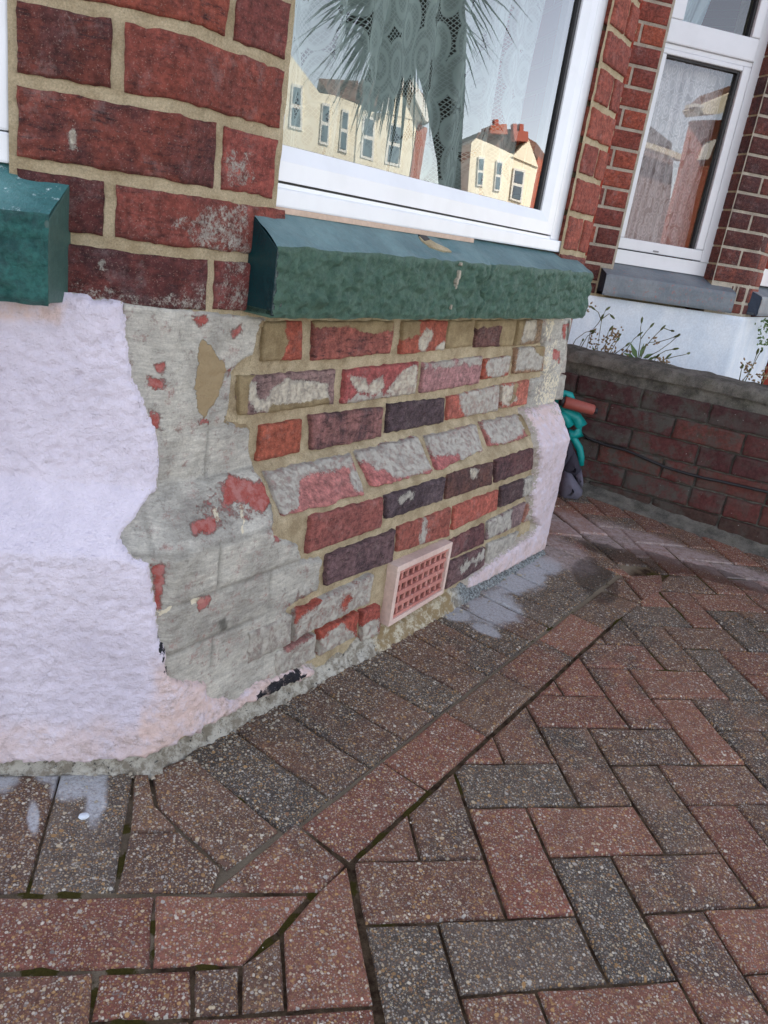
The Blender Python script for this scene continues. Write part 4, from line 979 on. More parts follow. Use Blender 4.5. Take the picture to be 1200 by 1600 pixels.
for q_, sz in (((722, 413), .004), ((719, 430), .009), ((716, 440), .007), ((714, 448), .004), ((706, 480), .005)):
    P_ = onplane(q_, NB, -.374); rz0 = random.Random(q_[0]); pts_ = [P_+DI*(math.cos(t_)*sz*.5*rz0.uniform(.6, 1.2))+np.array([0, 0, math.sin(t_)*sz*rz0.uniform(.7, 1.2)]) for t_ in np.linspace(0, 2*math.pi, 8)[:-1]]
    part('mortar_chip', prism(pts_, [x-NB*.012 for x in pts_], .001), M_MORTW, bs)
TOPN = NB*.6+np.array([0, 0, 1.]); TOPD = .5548
for q_, mt_, th_ in (([(655, 369), (668, 371), (680, 379), (700, 388), (706, 393), (694, 392), (672, 385), (660, 376)], M_MORTO, .003), ([(654, 366), (666, 368), (672, 374), (664, 376)], M_BLACK, .004)):
    part('bare_patch_hole_shade', plane_prism(q_, TOPN/np.linalg.norm(TOPN), (TOPD+th_)/np.linalg.norm(TOPN), .006), mt_, bs)  # mortar piece is bare; black piece stands in for the shade of a hole
# ------------------------------------------------------------ main window
def window_root(label): 
    r_ = link('window', None, None); r_.parent = house; r_.matrix_parent_inverse = Matrix.Translation(-house.location); r_['label'] = label; return r_
win = window_root('white plastic window above the green sill with houses reflected in its pane')
def ext(a, b, k):   # extend the line a->b beyond b by factor
    return (b[0]+(b[0]-a[0])*k, b[1]+(b[1]-a[1])*k)
ZTOP = 1.98
def sB(px, d): P_ = onplane(px, NB, d); return float(P_@DI), float(P_[2])
def slab(s0, s1, z0, z1, df, db, bev=.002):
    pts = [DI*a+NB*df+np.array([0, 0, c]) for a, c in ((s0, z0), (s1, z0), (s1, z1), (s0, z1))]
    return prism(pts, [p_+NB*(db-df) for p_ in pts], bev)
F_ = -.449
zcb = .8275; zc1 = .8535; zs0 = .860; zg = .9095
part('frame', jm([slab(-.10, .932, zcb, zc1, -.440, -.50, .003), slab(-.10, .932, zc1-.006, zc1+.006, -.452, -.50, 0)]), M_UPVC, win)
part('sash_gap_shade', slab(-.08, .905, zc1+.0002, zs0+.004, -.458, -.49, 0), M_BLACK, win)  # black strip stands in for the shade in the gap below the sash
part('frame', jm([slab(.879, .928, zc1+.0005, ZTOP, -.4495, -.51, .0025), slab(-.105, -.0885, zc1+.0005, ZTOP, -.4495, -.51, .0025), slab(-.105, .93, ZTOP, ZTOP+.05, -.449, -.51, .002)]), M_UPVC, win)
def miter(s0, s1, z0, z1, w, wt, df, db):
    out = []
    o = [(s0, z0), (s1, z0), (s1, z1), (s0, z1)]; i_ = [(s0+.030, z0+wt), (s1-w, z0+wt), (s1-w, z1-w), (s0+.030, z1-w)]
    for k in range(4):
        a, b, c, d_ = o[k], o[(k+1) % 4], i_[(k+1) % 4], i_[k]
        f = [DI*x+NB*(df if j < 2 else df-.009)+np.array([0, 0, z]) for j, (x, z) in enumerate((a, b, c, d_))]
        m0 = [(a[0]*.45+d_[0]*.55, a[1]*.45+d_[1]*.55), (b[0]*.45+c[0]*.55, b[1]*.45+c[1]*.55)]
        fa = DI*m0[0][0]+NB*df+np.array([0, 0, m0[0][1]]); fb = DI*m0[1][0]+NB*df+np.array([0, 0, m0[1][1]])
        bk = lambda p_: p_+NB*(db-df)
        V = [f[0], f[1], fb, fa, f[2], f[3]]+[p_+NB*(-.045) for p_ in (f[0], f[1], f[2], f[3])]
        F = [[0, 1, 2, 3], [3, 2, 4, 5], [0, 6, 7, 1], [5, 4, 8, 9], [0, 3, 5, 9, 6], [1, 7, 8, 4, 2], [6, 9, 8, 7]]
        out.append(mesh(V, F))
    return out
part('sash', jm(miter(-.0885, .8775, zs0+.003, ZTOP-.001, .058, .0475, -.4495, -.50)), M_UPVC, win)
part('gasket', jm([slab(.808, .8215, zg-.002, ZTOP-.06, -.4625, -.475, 0), slab(-.055, .82, zg-.004, zg+.0015, -.4602, -.475, 0)]), M_BLACK, win)
part('spacer', slab(.789, .8075, zg+.001, ZTOP-.06, -.476, -.49, 0), M_SPACER, win)
gl = [DI*a+NB*-.468+np.array([0, 0, c]) for a, c in ((-.06, zg-.01), (.825, zg-.01), (.825, ZTOP-.04), (-.06, ZTOP-.04))]
part('pane', mesh(gl, [[0, 1, 2, 3]]), M_GLASS, win)
# filler bead under the frame, sealant
part('filler', slab(-.10, .50, .8195, .8278, -.4395, -.47, .001), mat_paint('dirty_filler', S(206, 180, 160), S(190, 165, 145), .8), win)
# left window: only its frame edge stands in view
winl = window_root('white plastic window frame at the left edge above the teal sill')
part('frame', jm([box(-2.2, -.6765, .150, .20, .828, .862, .003), box(-.735, -.6765, .150, .20, .863, 2.0, .003), box(-2.2, -.684, .157, .2, 2.0, 2.03, .003)]), M_UPVC, winl)
part('pane', mesh([(-2.2, .18, .86), (-.735, .18, .86), (-.735, .18, 2.0), (-2.2, .18, 2.0)], [[0, 1, 2, 3]]), M_GLASS, winl)
part('wall', box(-2.6, -2.2, .15, .3, .8, 2.03), M_FARBR)
# pier bodies behind the face bricks
for a, b in ((-.26, -.092), (.93, 1.07)):
    part('wall', slab(a, b, .79, 2.03, -.452 if a < 0 else -.452, -.56, 0), M_MORTO)
part('wall', box(-.676, -.50, .162, .26, .79, 2.03), M_MORTO)
# ------------------------------------------------------------ curtains
def curtain(name, pfun, L, z0, z1, amp, mat, label, seed, nf=9, edge=None):
    nx, nz = 260, 60; u = np.linspace(0, 1, nx); v = np.linspace(0, 1, nz); U, V_ = np.meshgrid(u, v)
    zb_ = z0+np.zeros_like(U)
    uu = U
    ph = uu*nf*2*math.pi+2.0*fbm(uu*5, V_*1.2, seed)*math.pi
    dd = amp*np.sin(ph)+amp*.5*np.sin(ph*2.3+1+V_*2)+amp*(fbm(uu*6, V_*2, seed+2)-.5)
    ss = U*L
    if edge is not None: ss = np.where(U > .985, ss+edge*np.abs(np.sin(V_*(z1-z0)/.035*math.pi))*(U-.985)/.015, ss)
    Z_ = zb_+(z1-z0)*V_
    P_ = pfun(ss, dd, Z_); me = gridmesh(P_)
    uvl = me.uv_layers.new(name='UVMap'); li = np.empty(len(me.loops), np.int32); me.loops.foreach_get('vertex_index', li)
    uv = np.stack([ss, Z_], -1).reshape(-1, 2)[li]; uvl.data.foreach_set('uv', uv.astype(np.float32).ravel())
    o = link(name, me, None, mat); tag(o, label, 'curtain'); return o
curtain('lace_curtain', lambda s, d, z: (s-.10)[..., None]*DI+(-.56+d)[..., None]*NB+np.stack([z*0, z*0, z], -1), .905, .84, 1.95, .020, M_LACE, 'pale green white lace curtain hanging behind the main bay pane above the green sill', 5, 7, .010)
tag(link('room_dark_sheet', plane_prism([DI*-.24+NB*-1.25+np.array([0, 0, .8]), DI*1.05+NB*-1.25+np.array([0, 0, .8]), DI*1.05+NB*-1.25+np.array([0, 0, 2.03]), DI*-.24+NB*-1.25+np.array([0, 0, 2.03])], NB, 0, .01, 0, False), None, M_DARKIN), 'near-black sheet standing in for the unlit room behind the lace curtain', 'backdrop')  # added slab; the darkness of the room is put into its colour

# ------------------------------------------------------------ the neighbouring house
YN = 2.10; YW = 2.165
nb = thing('neighbouring_house', 'neighbouring red brick house with a white framed window and grey sill over a white base', 'house', (1.4, 2.2, 0))
def npart(name, me, mat, parent=None, **k): return part(name, me, mat, parent or nb, **k)
def nroot(name, label=None):
    r_ = link(name, None, None); r_.parent = nb; r_.matrix_parent_inverse = Matrix.Translation(-nb.location)
    if label: r_['label'] = label
    return r_
XC = 1.785; SP = PHI; ND = np.array([math.cos(SP), math.sin(SP), 0]); NS = np.array([math.sin(SP), -math.cos(SP), 0])
NP0 = np.array([XC, YN, 0])
def nskin(t, z, e=0):
    t = np.asarray(t, float)[..., None]; z = np.asarray(z, float); dr = np.where(t < 0, np.array([1., 0, 0]), ND); w = sstep(t, -.006, .006); nr = NA*(1-w)+NS*w
    return NP0+t*dr+nr*np.asarray(e, float)[..., None]+np.stack([z*0, z*0, z], -1)
def nbrick(x0, x1, z0, z1, c, a=.2, seed=0, e=.003):
    g = .0036; t0, t1 = x0-XC+g, x1-XC-g; z0 += g; z1 -= g
    u = np.array([0, .002, .006, .5*(t1-t0)-.02, .5*(t1-t0)+.02, t1-t0-.006, t1-t0-.002, t1-t0])/(t1-t0); v = np.array([0, .002, .006, .03, z1-z0-.006, z1-z0-.002, z1-z0])/(z1-z0)
    if x1-x0 > .12: u = np.sort(np.concatenate([u, [.2, .35, .65, .8]]))
    U, V_ = np.meshgrid(u, v); T_ = t0+(t1-t0)*U; Z_ = z0+(z1-z0)*V_
    d = np.minimum(np.minimum(U, 1-U)*(t1-t0), np.minimum(V_, 1-V_)*(z1-z0))
    e_ = e-.002*(d < .004)+(fbm(T_*40+seed, Z_*40, 7)-.5)*.002; e_ = np.where(d < .001, e-.03, e_)
    npart('brick', gridmesh(nskin(T_, Z_, e_), np.zeros(U.shape+(3,))), M_BRICK, color=(*S(*c), a))
NZ = [.695+.0]+[.743+.0695*k for k in range(0, 20)]
NRED = [(166, 58, 36), (150, 52, 38), (140, 50, 40), (172, 64, 36), (132, 48, 42)]
NDRK = [(104, 44, 40), (116, 48, 40), (92, 42, 40), (124, 52, 42)]
r_ = random.Random(4)
NXW0, NXW1 = 1.147, 1.605
for k in range(len(NZ)-1):
    z0, z1 = NZ[k], NZ[k+1]
    if z0 < .80: nbrick(.92, 1.10, z0, z1, (104, 44, 40), .5, k)
    else:
        npart('brick', box(NXW1-.001, NXW1+.03, YN+.006, YW+.05, z0+.004, z1-.004, .001), M_BRICK, color=(*S(*r_.choice(NDRK)), .7))  # dark tones put the shade of the reveal into these bricks
        c = r_.choice(NRED) if k > 3 else (112, 46, 42)
        if k % 2: nbrick(.92, 1.045, z0, z1, r_.choice(NRED), .2, k); nbrick(1.045, NXW0, z0, z1, c, .2, k)
        else: nbrick(.92, NXW0, z0, z1, c, .2, k)
    xl = NXW1 if z0 > .80 else 1.70
    if k % 2:
        m_ = xl+.10 if z0 > .8 else xl+.035
        nbrick(xl, m_, z0, z1, r_.choice(NDRK), .5, 40+k); nbrick(m_, XC+.045, z0, z1, r_.choice(NDRK), .4, 60+k); nbrick(XC+.045, XC+.20, z0, z1, (150, 62, 48), .2, 80+k)
    else:
        nbrick(xl, XC+.09 if z0 > .8 else XC+.09, z0, z1, r_.choice(NDRK), .5, 40+k); nbrick(XC+.09, XC+.20, z0, z1, (152, 64, 50), .2, 80+k)
for (t0, t1, z0, z1) in ((.9-XC, NXW0-XC, .80, 2.2), (NXW1-XC, .20, .69, 2.2)):
    T, Z = gridtz(t0, t1, z0, z1, .012); npart('mortar_bed', gridmesh(nskin(T, Z, -.001+(fbm(T*50, Z*50, 3)-.5)*.003)), M_MORTW)
npart('wall', box(.9, 1.60+.0, YW+.065, 9, .0, .83), M_MORTO); 
for x0, x1 in ((.905, NXW0-.001), (NXW1+.003, 1.79)): npart('wall', box(x0, x1, YN+.006, YW+.25, .69, 2.2), M_MORTO)
npart('wall', box(.905, 2.9, YN, 9, 2.2, 6.0), M_FARBR); npart('roof', roof(.96, 3.0, 1.8, 9.2, 6.003, 2.6, M_TILE), M_TILE)
npart('wall', box(.905, 2.9, 4.2, 9, -.3, 2.19), M_DARKIN); npart('wall', box(2.55, 2.9, 2.80, 4.19, -.3, 2.19), M_FARBR)
# white base: front and splay
WZ0 = -.2
T, Z = gridtz(.9-XC, .9, WZ0, .695, .01)
e = .010+(fbm(T*12, Z*12, 8)-.5)*.004; e = np.where(Z > .685, e-(Z-.685)*1.0, e)
npart('white_base', gridmesh(nskin(T, Z, e)), M_WHITEW)
# neighbour sills
def nsill(t0, t1, splay, label):
    rt = nroot('window_sill', label)
    O, dr, nr = (NP0, ND, NS) if splay else (NP0, np.array([1., 0, 0]), NA)
    s_ = np.linspace(t0, t1, 60); v_ = np.linspace(0, 1, 10); Sg, Vg = np.meshgrid(s_, v_)
    dd = .048+(fbm(Sg*60, Vg*6, 3)-.5)*.004-.004*(Vg > .95)-.004*(Vg < .05)
    z = .700+.082*Vg
    npart('front_face', gridmesh(O+Sg[..., None]*dr+dd[..., None]*nr+np.stack([z*0, z*0, z], -1)), M_SILLN, rt)
    W2 = np.linspace(0, 1, 8); S2, W2 = np.meshgrid(s_, W2); d2 = .044-(.044+.075)*W2; z2 = .782+.044*W2
    npart('weathered_top', gridmesh(O+S2[..., None]*dr+d2[..., None]*nr+np.stack([z2*0, z2*0, z2], -1)), M_SILLN, rt)
    for s0 in (t0, t1):
        a = [O+dr*s0+nr*d_+np.array([0, 0, z_]) for d_, z_ in ((.046, .701), (.046, .780), (-.075, .824), (-.075, .701))]
        npart('end_face', prism(a, [p_+dr*(.01 if s0 == t0 else -.01) for p_ in a]), M_SILLNE, rt)
    a = [O+dr*x+nr*y+np.array([0, 0, .702]) for x, y in ((t0, .04), (t1, .04), (t1, -.07), (t0, -.07))]; npart('underside', prism(a, [p_+np.array([0, 0, .01]) for p_ in a]), M_SILLN, rt)
nsill(1.105-XC, 1.70-XC, False, 'grey painted sill with flaking reddish patches')
nsill(.075, .8, True, 'grey painted sill with a slate blue end')
# neighbour window
nwin = nroot('window', 'white plastic window with a small top light and lace behind')
NY = np.array([0, -1., 0])
def npx(pts, y, th, bev=.002): return plane_prism(pts, NY, -y, th, bev)
def nxz(px, y): P_ = onplane(px, np.array([0, 1., 0]), y); return float(P_[0]), float(P_[2])
x0, zb0 = nxz((956, 412), YW); x1, _ = nxz((1103, 425), YW)
def nbar(xa, xb, za, zb_, y, th=.05, bev=.002): return box(xa, xb, y, y+th, za, zb_, bev)
NXa, NXb = x0-.01, NXW1+.004
zt_l = nxz((1035, 66), YW)[1]; 
zgl0 = nxz((972, 371), YW+.02)[1]; zgl1 = nxz((1090, 98), YW+.02)[1]; zgl2 = nxz((1070, 37), YW+.02)[1]; ztr = nxz((1100, 82), YW)[1]
gxr = nxz((1081, 387), YW+.02)[0]; gxl = nxz((972, 371), YW+.02)[0]-.004
zp = nxz((960, 388), YW)[1]
npart('frame', jm([nbar(NXa, NXb, .826, zp, YW, .06), nbar(NXb-.042, NXb, zp+.0005, 2.2, YW-.004, .06), nbar(NXa, NXa+.012, zp+.0005, 2.2, YW-.001, .06), nbar(NXa+.0125, NXb-.0425, ztr-.014, ztr+.003, YW-.002, .06)]), M_UPVC, nwin)
npart('sash', jm([nbar(NXa+.013, NXb-.043, zp+.004, zgl0, YW-.006, .04, .004), nbar(gxr+.004, NXb-.0435, zgl0+.0005, ztr-.0145, YW-.006, .04, .005), nbar(NXa+.013, gxr+.0035, zgl1, ztr-.0145, YW-.006, .04, .004), nbar(NXa+.013, gxl, zgl0+.0005, zgl1-.0005, YW-.006, .04, .003)]), M_UPVC, nwin)
npart('vent_sash', jm([nbar(NXa+.013, NXb-.043, ztr+.0035, zgl2, YW-.012, .045, .005), nbar(gxr-.0, NXb-.0435, zgl2+.0005, 2.19, YW-.012, .045, .005), nbar(NXa+.013, NXa+.065, zgl2+.0005, 2.19, YW-.012, .045, .004)]), M_UPVC, nwin)
npart('gasket', jm([nbar(gxr-.008, gxr+.002, zgl0+.001, zgl1-.001, YW+.006, .02, 0), nbar(NXa+.02, gxr, zgl1-.008, zgl1+.001, YW+.0065, .02, 0), nbar(gxr-.010, gxr, zgl2, 2.19, YW+.003, .02, 0)]), M_BLACK, nwin)
npart('pane', mesh([(NXa+.01, YW+.02, zgl0-.01), (gxr+.01, YW+.02, zgl0-.01), (gxr+.01, YW+.02, zgl1+.01), (NXa+.01, YW+.02, zgl1+.01)], [[0, 1, 2, 3]]), M_GLASS, nwin)
npart('pane', mesh([(NXa+.02, YW+.022, zgl2-.01), (gxr+.01, YW+.022, zgl2-.01), (gxr+.01, YW+.022, 2.19), (NXa+.02, YW+.022, 2.19)], [[0, 1, 2, 3]]), M_GLASS, nwin)
npart('handle_slot', nbar(gxl+.14, gxl+.165, zp+.010, zp+.016, YW-.0085, .004, .0005), M_SPACER, nwin)
curtain('net_curtain', lambda s, d, z: np.stack([NXa+.005+s, YW+.10+d, z], -1), gxr-NXa+.005, zgl0-.02, zgl1+.05, .008, M_LACE2, 'pinkish net curtain with a scrolled lace border in the neighbouring window', 15, 6)
curtain('voile_curtain', lambda s, d, z: np.stack([NXa+.005+s, YW+.14+d, z], -1), gxr-NXa+.005, zgl0-.02, zgl1+.05, .010, M_SHEER, 'plain pink voile hanging behind the scrolled net in the neighbouring window', 25, 5)
curtain('tied_curtain', lambda s, d, z: np.stack([NXa+.03+s+(z-zgl2)*.25, YW+.10+d, z], -1), .16, zgl2-.02, 2.2, .010, M_SHEERB, 'pale sheer drawn aside behind the small top light of the neighbouring window', 26, 3)
# splay window of the neighbour, only its white foot shows
nw2 = nroot('window', 'white window frame at the right edge beyond the brick pier')
def nsl(t0, t1, z0, z1, df, db, bev=.002):
    p_ = [NP0+ND*a+NS*df+np.array([0, 0, c]) for a, c in ((t0, z0), (t1, z0), (t1, z1), (t0, z1))]; return prism(p_, [x-NS*(df-db) for x in p_], bev)
npart('frame', jm([nsl(.20, .8, .825, .90, -.03, -.08), nsl(.20, .25, .9005, 2.19, -.03, -.08), nsl(.75, .8, .9005, 2.19, -.03, -.08)]), M_UPVC, nw2)
npart('pane', mesh([NP0+ND*a-NS*.05+np.array([0, 0, c]) for a, c in ((.24, .89), (.76, .89), (.76, 2.19), (.24, 2.19))], [[0, 1, 2, 3]]), M_GLASS, nw2)

# ------------------------------------------------------------ garden wall
gw = thing('garden_wall', 'low weathered dark brick garden wall with a mossy cement top between the two houses', 'wall', (1.2, 1.3, 0))
def gpart(name, me, mat, parent=None, **k): return part(name, me, mat, parent or gw, **k)
r0 = float(ground((1100, 830))@GWD)     # reference along the wall
GD0, GD1 = -1.3, .70                    # extent along the wall from the reference (towards +GWD is away to the left)
def gws(u, z, e=0):                     # u grows towards the viewer's right
    return (r0-np.asarray(u, float))[..., None]*GWD+(GWd+np.asarray(e, float))[..., None]*GWN+np.stack([np.zeros_like(np.asarray(z, float)), np.zeros_like(np.asarray(z, float)), np.asarray(z, float)], -1)
def px2gw(px): P_ = onplane(px, GWN, GWd); return float(r0-P_@GWD), float(P_[2])
U_, Z_ = np.meshgrid(np.arange(-.62, 1.3, .008), np.arange(-.12, .50, .008))
gpart('mortar_bed', gridmesh(gws(U_, Z_, -.013+(fbm(U_*45, Z_*45, 3)-.5)*.020)), M_MORTG)
def mat_gbrick():
    m = Mt('weathered_brick', .9, .2); oc, oa, orr = m.objcol()
    col = m.scale(oc, m.ramp(m.noise(80, 5, .75), .25, .75, .5, 1.4, False))
    col = m.mix(m.math('MULTIPLY', m.ramp(m.noise(16, 6, .75), .42, .62), oa), col, S(92, 90, 84))
    col = m.mix(m.ramp(m.noise(60, 6, .8), .62, .70, 0, .55), col, S(150, 146, 140))
    col = m.mix(m.ramp(m.noise(34, 5, .75), .56, .68, 0, .5), col, S(70, 72, 50))
    col = m.mix(m.ramp(m.noise(150, 2, .6), .74, .78, 0, .9), col, S(205, 203, 200))
    m.bump(m.noise(110, 6, .8), .006, 1.0); m.bump(m.noise(500, 4, .8), .0012, .9); return m.done(col)
M_GBR = mat_gbrick()
rr = random.Random(11)
GZ0 = .025; GG = .0705
for k in range(-1, 7):
    z0 = GZ0+GG*k; z1 = z0+GG
    if z1 > .50: break
    u = -.62-(0.11 if k % 2 else 0)-rr.uniform(0, .03)
    while u < 1.25:
        L = .222 if rr.random() > .15 else .112
        u0, u1 = u+.0025, u+L-.0025; u += L
        zl0, zl1 = z0+.0025, z1-.0025
        uu, zz2 = np.meshgrid(np.concatenate([[u0, u0+.0008, u0+.005], np.linspace(u0, u1, 12)[1:-1], [u1-.005, u1-.0008, u1]]), np.concatenate([[zl0, zl0+.0008, zl0+.005], np.linspace(zl0, zl1, 7)[1:-1], [zl1-.005, zl1-.0008, zl1]]))
        d = np.minimum(np.minimum(uu-u0, u1-uu), np.minimum(zz2-z0-.0025, z1-.0025-zz2))
        e_ = .003+rr.uniform(-.004, .004)+(fbm(uu*40, zz2*40, 17)-.5)*.012-.003*(d < .002); e_ = np.where(d < .0005, -.03, e_)
        uu = uu+(fbm(uu*60, zz2*60, 18)-.5)*.008; zz2 = zz2+(fbm(uu*60, zz2*60, 19)-.5)*.006
        left = sstep(np.array(u0), .15, -.35); 
        c = rr.choice([(108, 66, 64), (116, 68, 64), (98, 62, 62), (92, 64, 64), (120, 74, 68)])
        if k < 1: c = (88, 68, 62)
        gpart('brick', gridmesh(gws(uu, zz2, e_)), M_GBR, color=(*S(*c, .9), float(.45+.5*left)))
# cement top
ztop = .527
U_, W_ = np.meshgrid(np.arange(-.62, 1.3, .011), np.linspace(0, 1, 16))
dpt = np.interp(W_, [0, .12, .2, .9, 1], [.006, .008, -.004, -.10, -.108]); zz2 = np.interp(W_, [0, .12, .2, .9, 1], [.486, .512, .522, .530, .50])
dpt = dpt+(fbm(U_*40, W_*8, 23)-.5)*.010; zz2 = zz2+(fbm(U_*30, W_*7, 24)-.5)*.010+(fbm(U_*6, W_*2, 25)-.5)*.010
gpart('cement_top', gridmesh(gws(U_, zz2, dpt)), M_MORTG)
gpart('core', prism([gws(np.array(u), np.array(z), np.array(-.011)) for u, z in ((-.62, -.2), (1.3, -.2), (1.3, .500), (-.62, .500))], [gws(np.array(u), np.array(z), np.array(-.105)) for u, z in ((-.62, -.2), (1.3, -.2), (1.3, .500), (-.62, .500))]), M_MORTG)
# cement fillet along its foot
U_, W_ = np.meshgrid(np.arange(-.62, 1.3, .010), np.linspace(0, 1, 14))
ee = -.01+W_*.085; hz = .034*(1-W_)**1.3-.006*W_
Pf = gws(U_, np.zeros_like(U_), ee); Pf[..., 2] = gz(Pf[..., 0], Pf[..., 1])+hz+(fbm(U_*40, W_*6, 26)-.5)*.012*(1-W_*.6)
gpart('cement_fillet', gridmesh(Pf), M_MORTG)
# soil behind the wall
soil = [(.95, 1.75), (2.6, .3), (6, .3), (6, 2.2), (.95, 2.2)]
# ------------------------------------------------------------ cable on the garden wall
cpts = []
for p_ in [(905, 672), (920, 684), (945, 694), (980, 703), (1010, 716), (1040, 729), (1070, 738), (1100, 746), (1130, 752), (1160, 759), (1200, 768), (1260, 785), (1330, 806)]:
    u, z = px2gw(p_); cpts.append(tuple(gws(np.array(u), np.array(z), np.array(.010))))
V, F = tube(cpts, .0048, 8)
tag(link('cable', mesh(V, F, True), None, M_BLACK), 'thin black cable running along the face of the low brick garden wall', 'cable')
# ------------------------------------------------------------ tool and bag behind the bay's right edge
def mat_simple(name, c, rough=.5, bs=60, bd=.001): return mat_paint(name, c, tuple(x*.85 for x in c), rough, bs, bd)
M_TEAL = mat_simple('teal_plastic', S(0, 150, 146), .45, 30, .002); M_GRIP = mat_simple('brown_grip', S(160, 84, 72), .55, 90, .001); M_BAG = mat_simple('grey_cloth', S(104, 102, 116), .85, 200, .002); M_BAGD = mat_simple('dark_cloth', S(56, 54, 66), .85, 200, .002)
TN = AX[2].copy(); TN[2] = 0; TN /= np.linalg.norm(TN)
tc = ground((905, 772)); TD = float(tc@TN)
def tp(px, off=0): return onplane(px, TN, TD+off)
tool = thing('hand_tool', 'teal tool with a brown tubular grip leaning behind the bay, above the grey cloth bag', 'tool', tuple(float(x) for x in tc))
def tpart(name, me, mat, parent=None): return part(name, me, mat, parent or tool)
V, F = tube([tp((862, 645)), tp((880, 612)), tp((890, 618)), tp((898, 630), .01)], [.012, .016, .014, .008], 12); tpart('yoke', mesh(V, F, True), M_TEAL)
V, F = tube([tp((868, 632)), tp((885, 644)), tp((900, 652)), tp((908, 664)), tp((906, 676)), tp((895, 680)), tp((880, 672))], [.012, .016, .020, .021, .020, .016, .012], 14); 
V2_, F2_ = tube([tp((868, 640), -.01), tp((882, 652), -.01), tp((890, 664), -.01), tp((886, 678), -.01)], [.012, .015, .016, .012], 12)
tpart('body', joined([(V, F), (V2_, F2_)], True), M_TEAL)
V, F = tube([tp((880, 678)), tp((896, 684)), tp((905, 700)), tp((908, 714)), tp((908, 727))], [.012, .012, .013, .012, .010], 12); tpart('lever', mesh(V, F, True), M_TEAL)
g0, g1 = np.array(tp((881, 628), -.03)), np.array(tp((928, 641), -.03))
V, F = tube([g0, g0+(g1-g0)*.04, g0+(g1-g0)*.96, g1], [.017, .020, .018, .015], 16); tpart('grip', mesh(V, F, True), M_GRIP)
V, F = tube([g0-(g1-g0)*.14, g0], [.014, .016], 14); Vb, Fb = tube([g1, g1+(g1-g0)*.11], [.011, .010], 14); tpart('grip_cap', joined([(V, F), (Vb, Fb)], True), M_BLACK)
bag = thing('cloth_bag', 'slumped grey cloth bag with a dark base on the paving behind the bay corner', 'bag', tuple(float(x) for x in tc))
def bagmesh(outline, off, th, seed):
    n = len(outline); V = []; F = []
    c = np.mean(np.array(outline, float), 0)
    L = 9
    for l in range(L):
        a = math.pi*l/(L-1)-math.pi/2; k = max(.12, math.cos(a)**.6 if math.cos(a) > 0 else 0); o_ = off+th*math.sin(a)
        for p_ in outline:
            q_ = c+(np.array(p_, float)-c)*k; w = tp(tuple(q_), 0)+TN*o_
            w = w+np.array([0, 0, 1])*.002*math.sin(q_[0]*.9+l+seed); V.append(w)
    for l in range(L-1):
        for k in range(n): F.append([l*n+k, l*n+(k+1) % n, (l+1)*n+(k+1) % n, (l+1)*n+k])
    F += [list(range(n)), list(range(L*n-1, (L-1)*n-1, -1))]; return mesh(V, F, True)
part('lower_panel', bagmesh([(868, 772), (872, 745), (880, 731), (890, 736), (899, 748), (907, 760), (906, 768), (898, 774), (884, 775)], -.03, .05, 1), M_BAG, bag)
part('upper_panel', bagmesh([(874, 735), (886, 708), (894, 698), (902, 715), (907, 730), (909, 750), (904, 756), (892, 742)], .0, .04, 2), M_BAGD, bag)
part('side_panel', bagmesh([(895, 738), (906, 728), (909, 750), (907, 758), (900, 750)], -.02, .035, 3), M_BAG, bag)
part('neck', bagmesh([(870, 712), (880, 690), (893, 690), (897, 705), (886, 722), (872, 735)], .0, .035, 4), M_BAGD, bag)
part('base', bagmesh([(866, 776), (884, 774), (897, 773), (899, 780), (890, 785), (866, 786)], -.03, .05, 5), M_BLACK, bag)
# ------------------------------------------------------------ weeds behind the garden wall
M_STEM = mat_simple('weed_stem', S(104, 104, 70), .7); M_LEAF = mat_simple('weed_leaf', S(82, 110, 56), .6); M_SEED = mat_simple('seed_head', S(150, 128, 96), .9); M_BUD = mat_simple('green_bud', S(88, 100, 58), .7)
WY = 1.0
def wpt(px, off):  # plane just behind the garden wall
    return onplane(px, GWN, GWd-off)
def leafmesh(p, dirv, l, w):
    d_ = Vector(dirv).normalized(); s_ = d_.cross(Vector((.2, -1, .1))).normalized(); p = Vector(p)
    return ([p, p+d_*l*.4+s_*w, p+d_*l, p+d_*l*.4-s_*w], [[0, 1, 2, 3]])
def weed(base, stems, label, off=.14, leaves=(), fluff=()):
    b = wpt(base, off); w = thing('weed', label, 'plant', tuple(float(x) for x in b), 'weeds behind the garden wall')
    tubes, buds, fl, lv = [], [], [], []
    rz = random.Random(int(base[0]))
    for s_ in stems:
        p = [wpt(q_, off+rz.uniform(-.02, .02)) for q_ in s_]
        tubes.append(tube(p, [.0020]+[.0013]*(len(p)-1), 5))
        a, c = np.array(p[-2]), np.array(p[-1]); dv = (c-a)/np.linalg.norm(c-a)
        buds.append(tube([c-dv*.012, c-dv*.004, c+dv*.006, c+dv*.012], [.0018, .0042, .0036, .0008], 6))
    part('stems', joined([([Vector(x) for x in v], f) for v, f in tubes]), M_STEM, w)
    part('buds', joined([([Vector(x) for x in v], f) for v, f in buds]), M_BUD, w, kind='stuff')
    if fluff:
        for q_, n_ in fluff:
            for i in range(n_):
                c = np.array(wpt((q_[0]+rz.uniform(-9, 9), q_[1]+rz.uniform(-8, 8)), off+rz.uniform(-.02, .02)))
                a = np.array([rz.uniform(-1, 1), rz.uniform(-1, 1), rz.uniform(-.3, 1)]); a /= np.linalg.norm(a)
                fl.append(tube([c, c+a*.006, c+a*.012], [.001, .0036, .0006], 5))
        part('seed_heads', joined([([Vector(x) for x in v], f) for v, f in fl]), M_SEED, w, kind='stuff')
    for (q_, dx, dz, l_) in leaves:
        c = wpt(q_, off); lv.append(leafmesh(c, (dx, .1, dz), l_, l_*.16))
    if lv: part('leaves', joined(lv), M_LEAF, w)
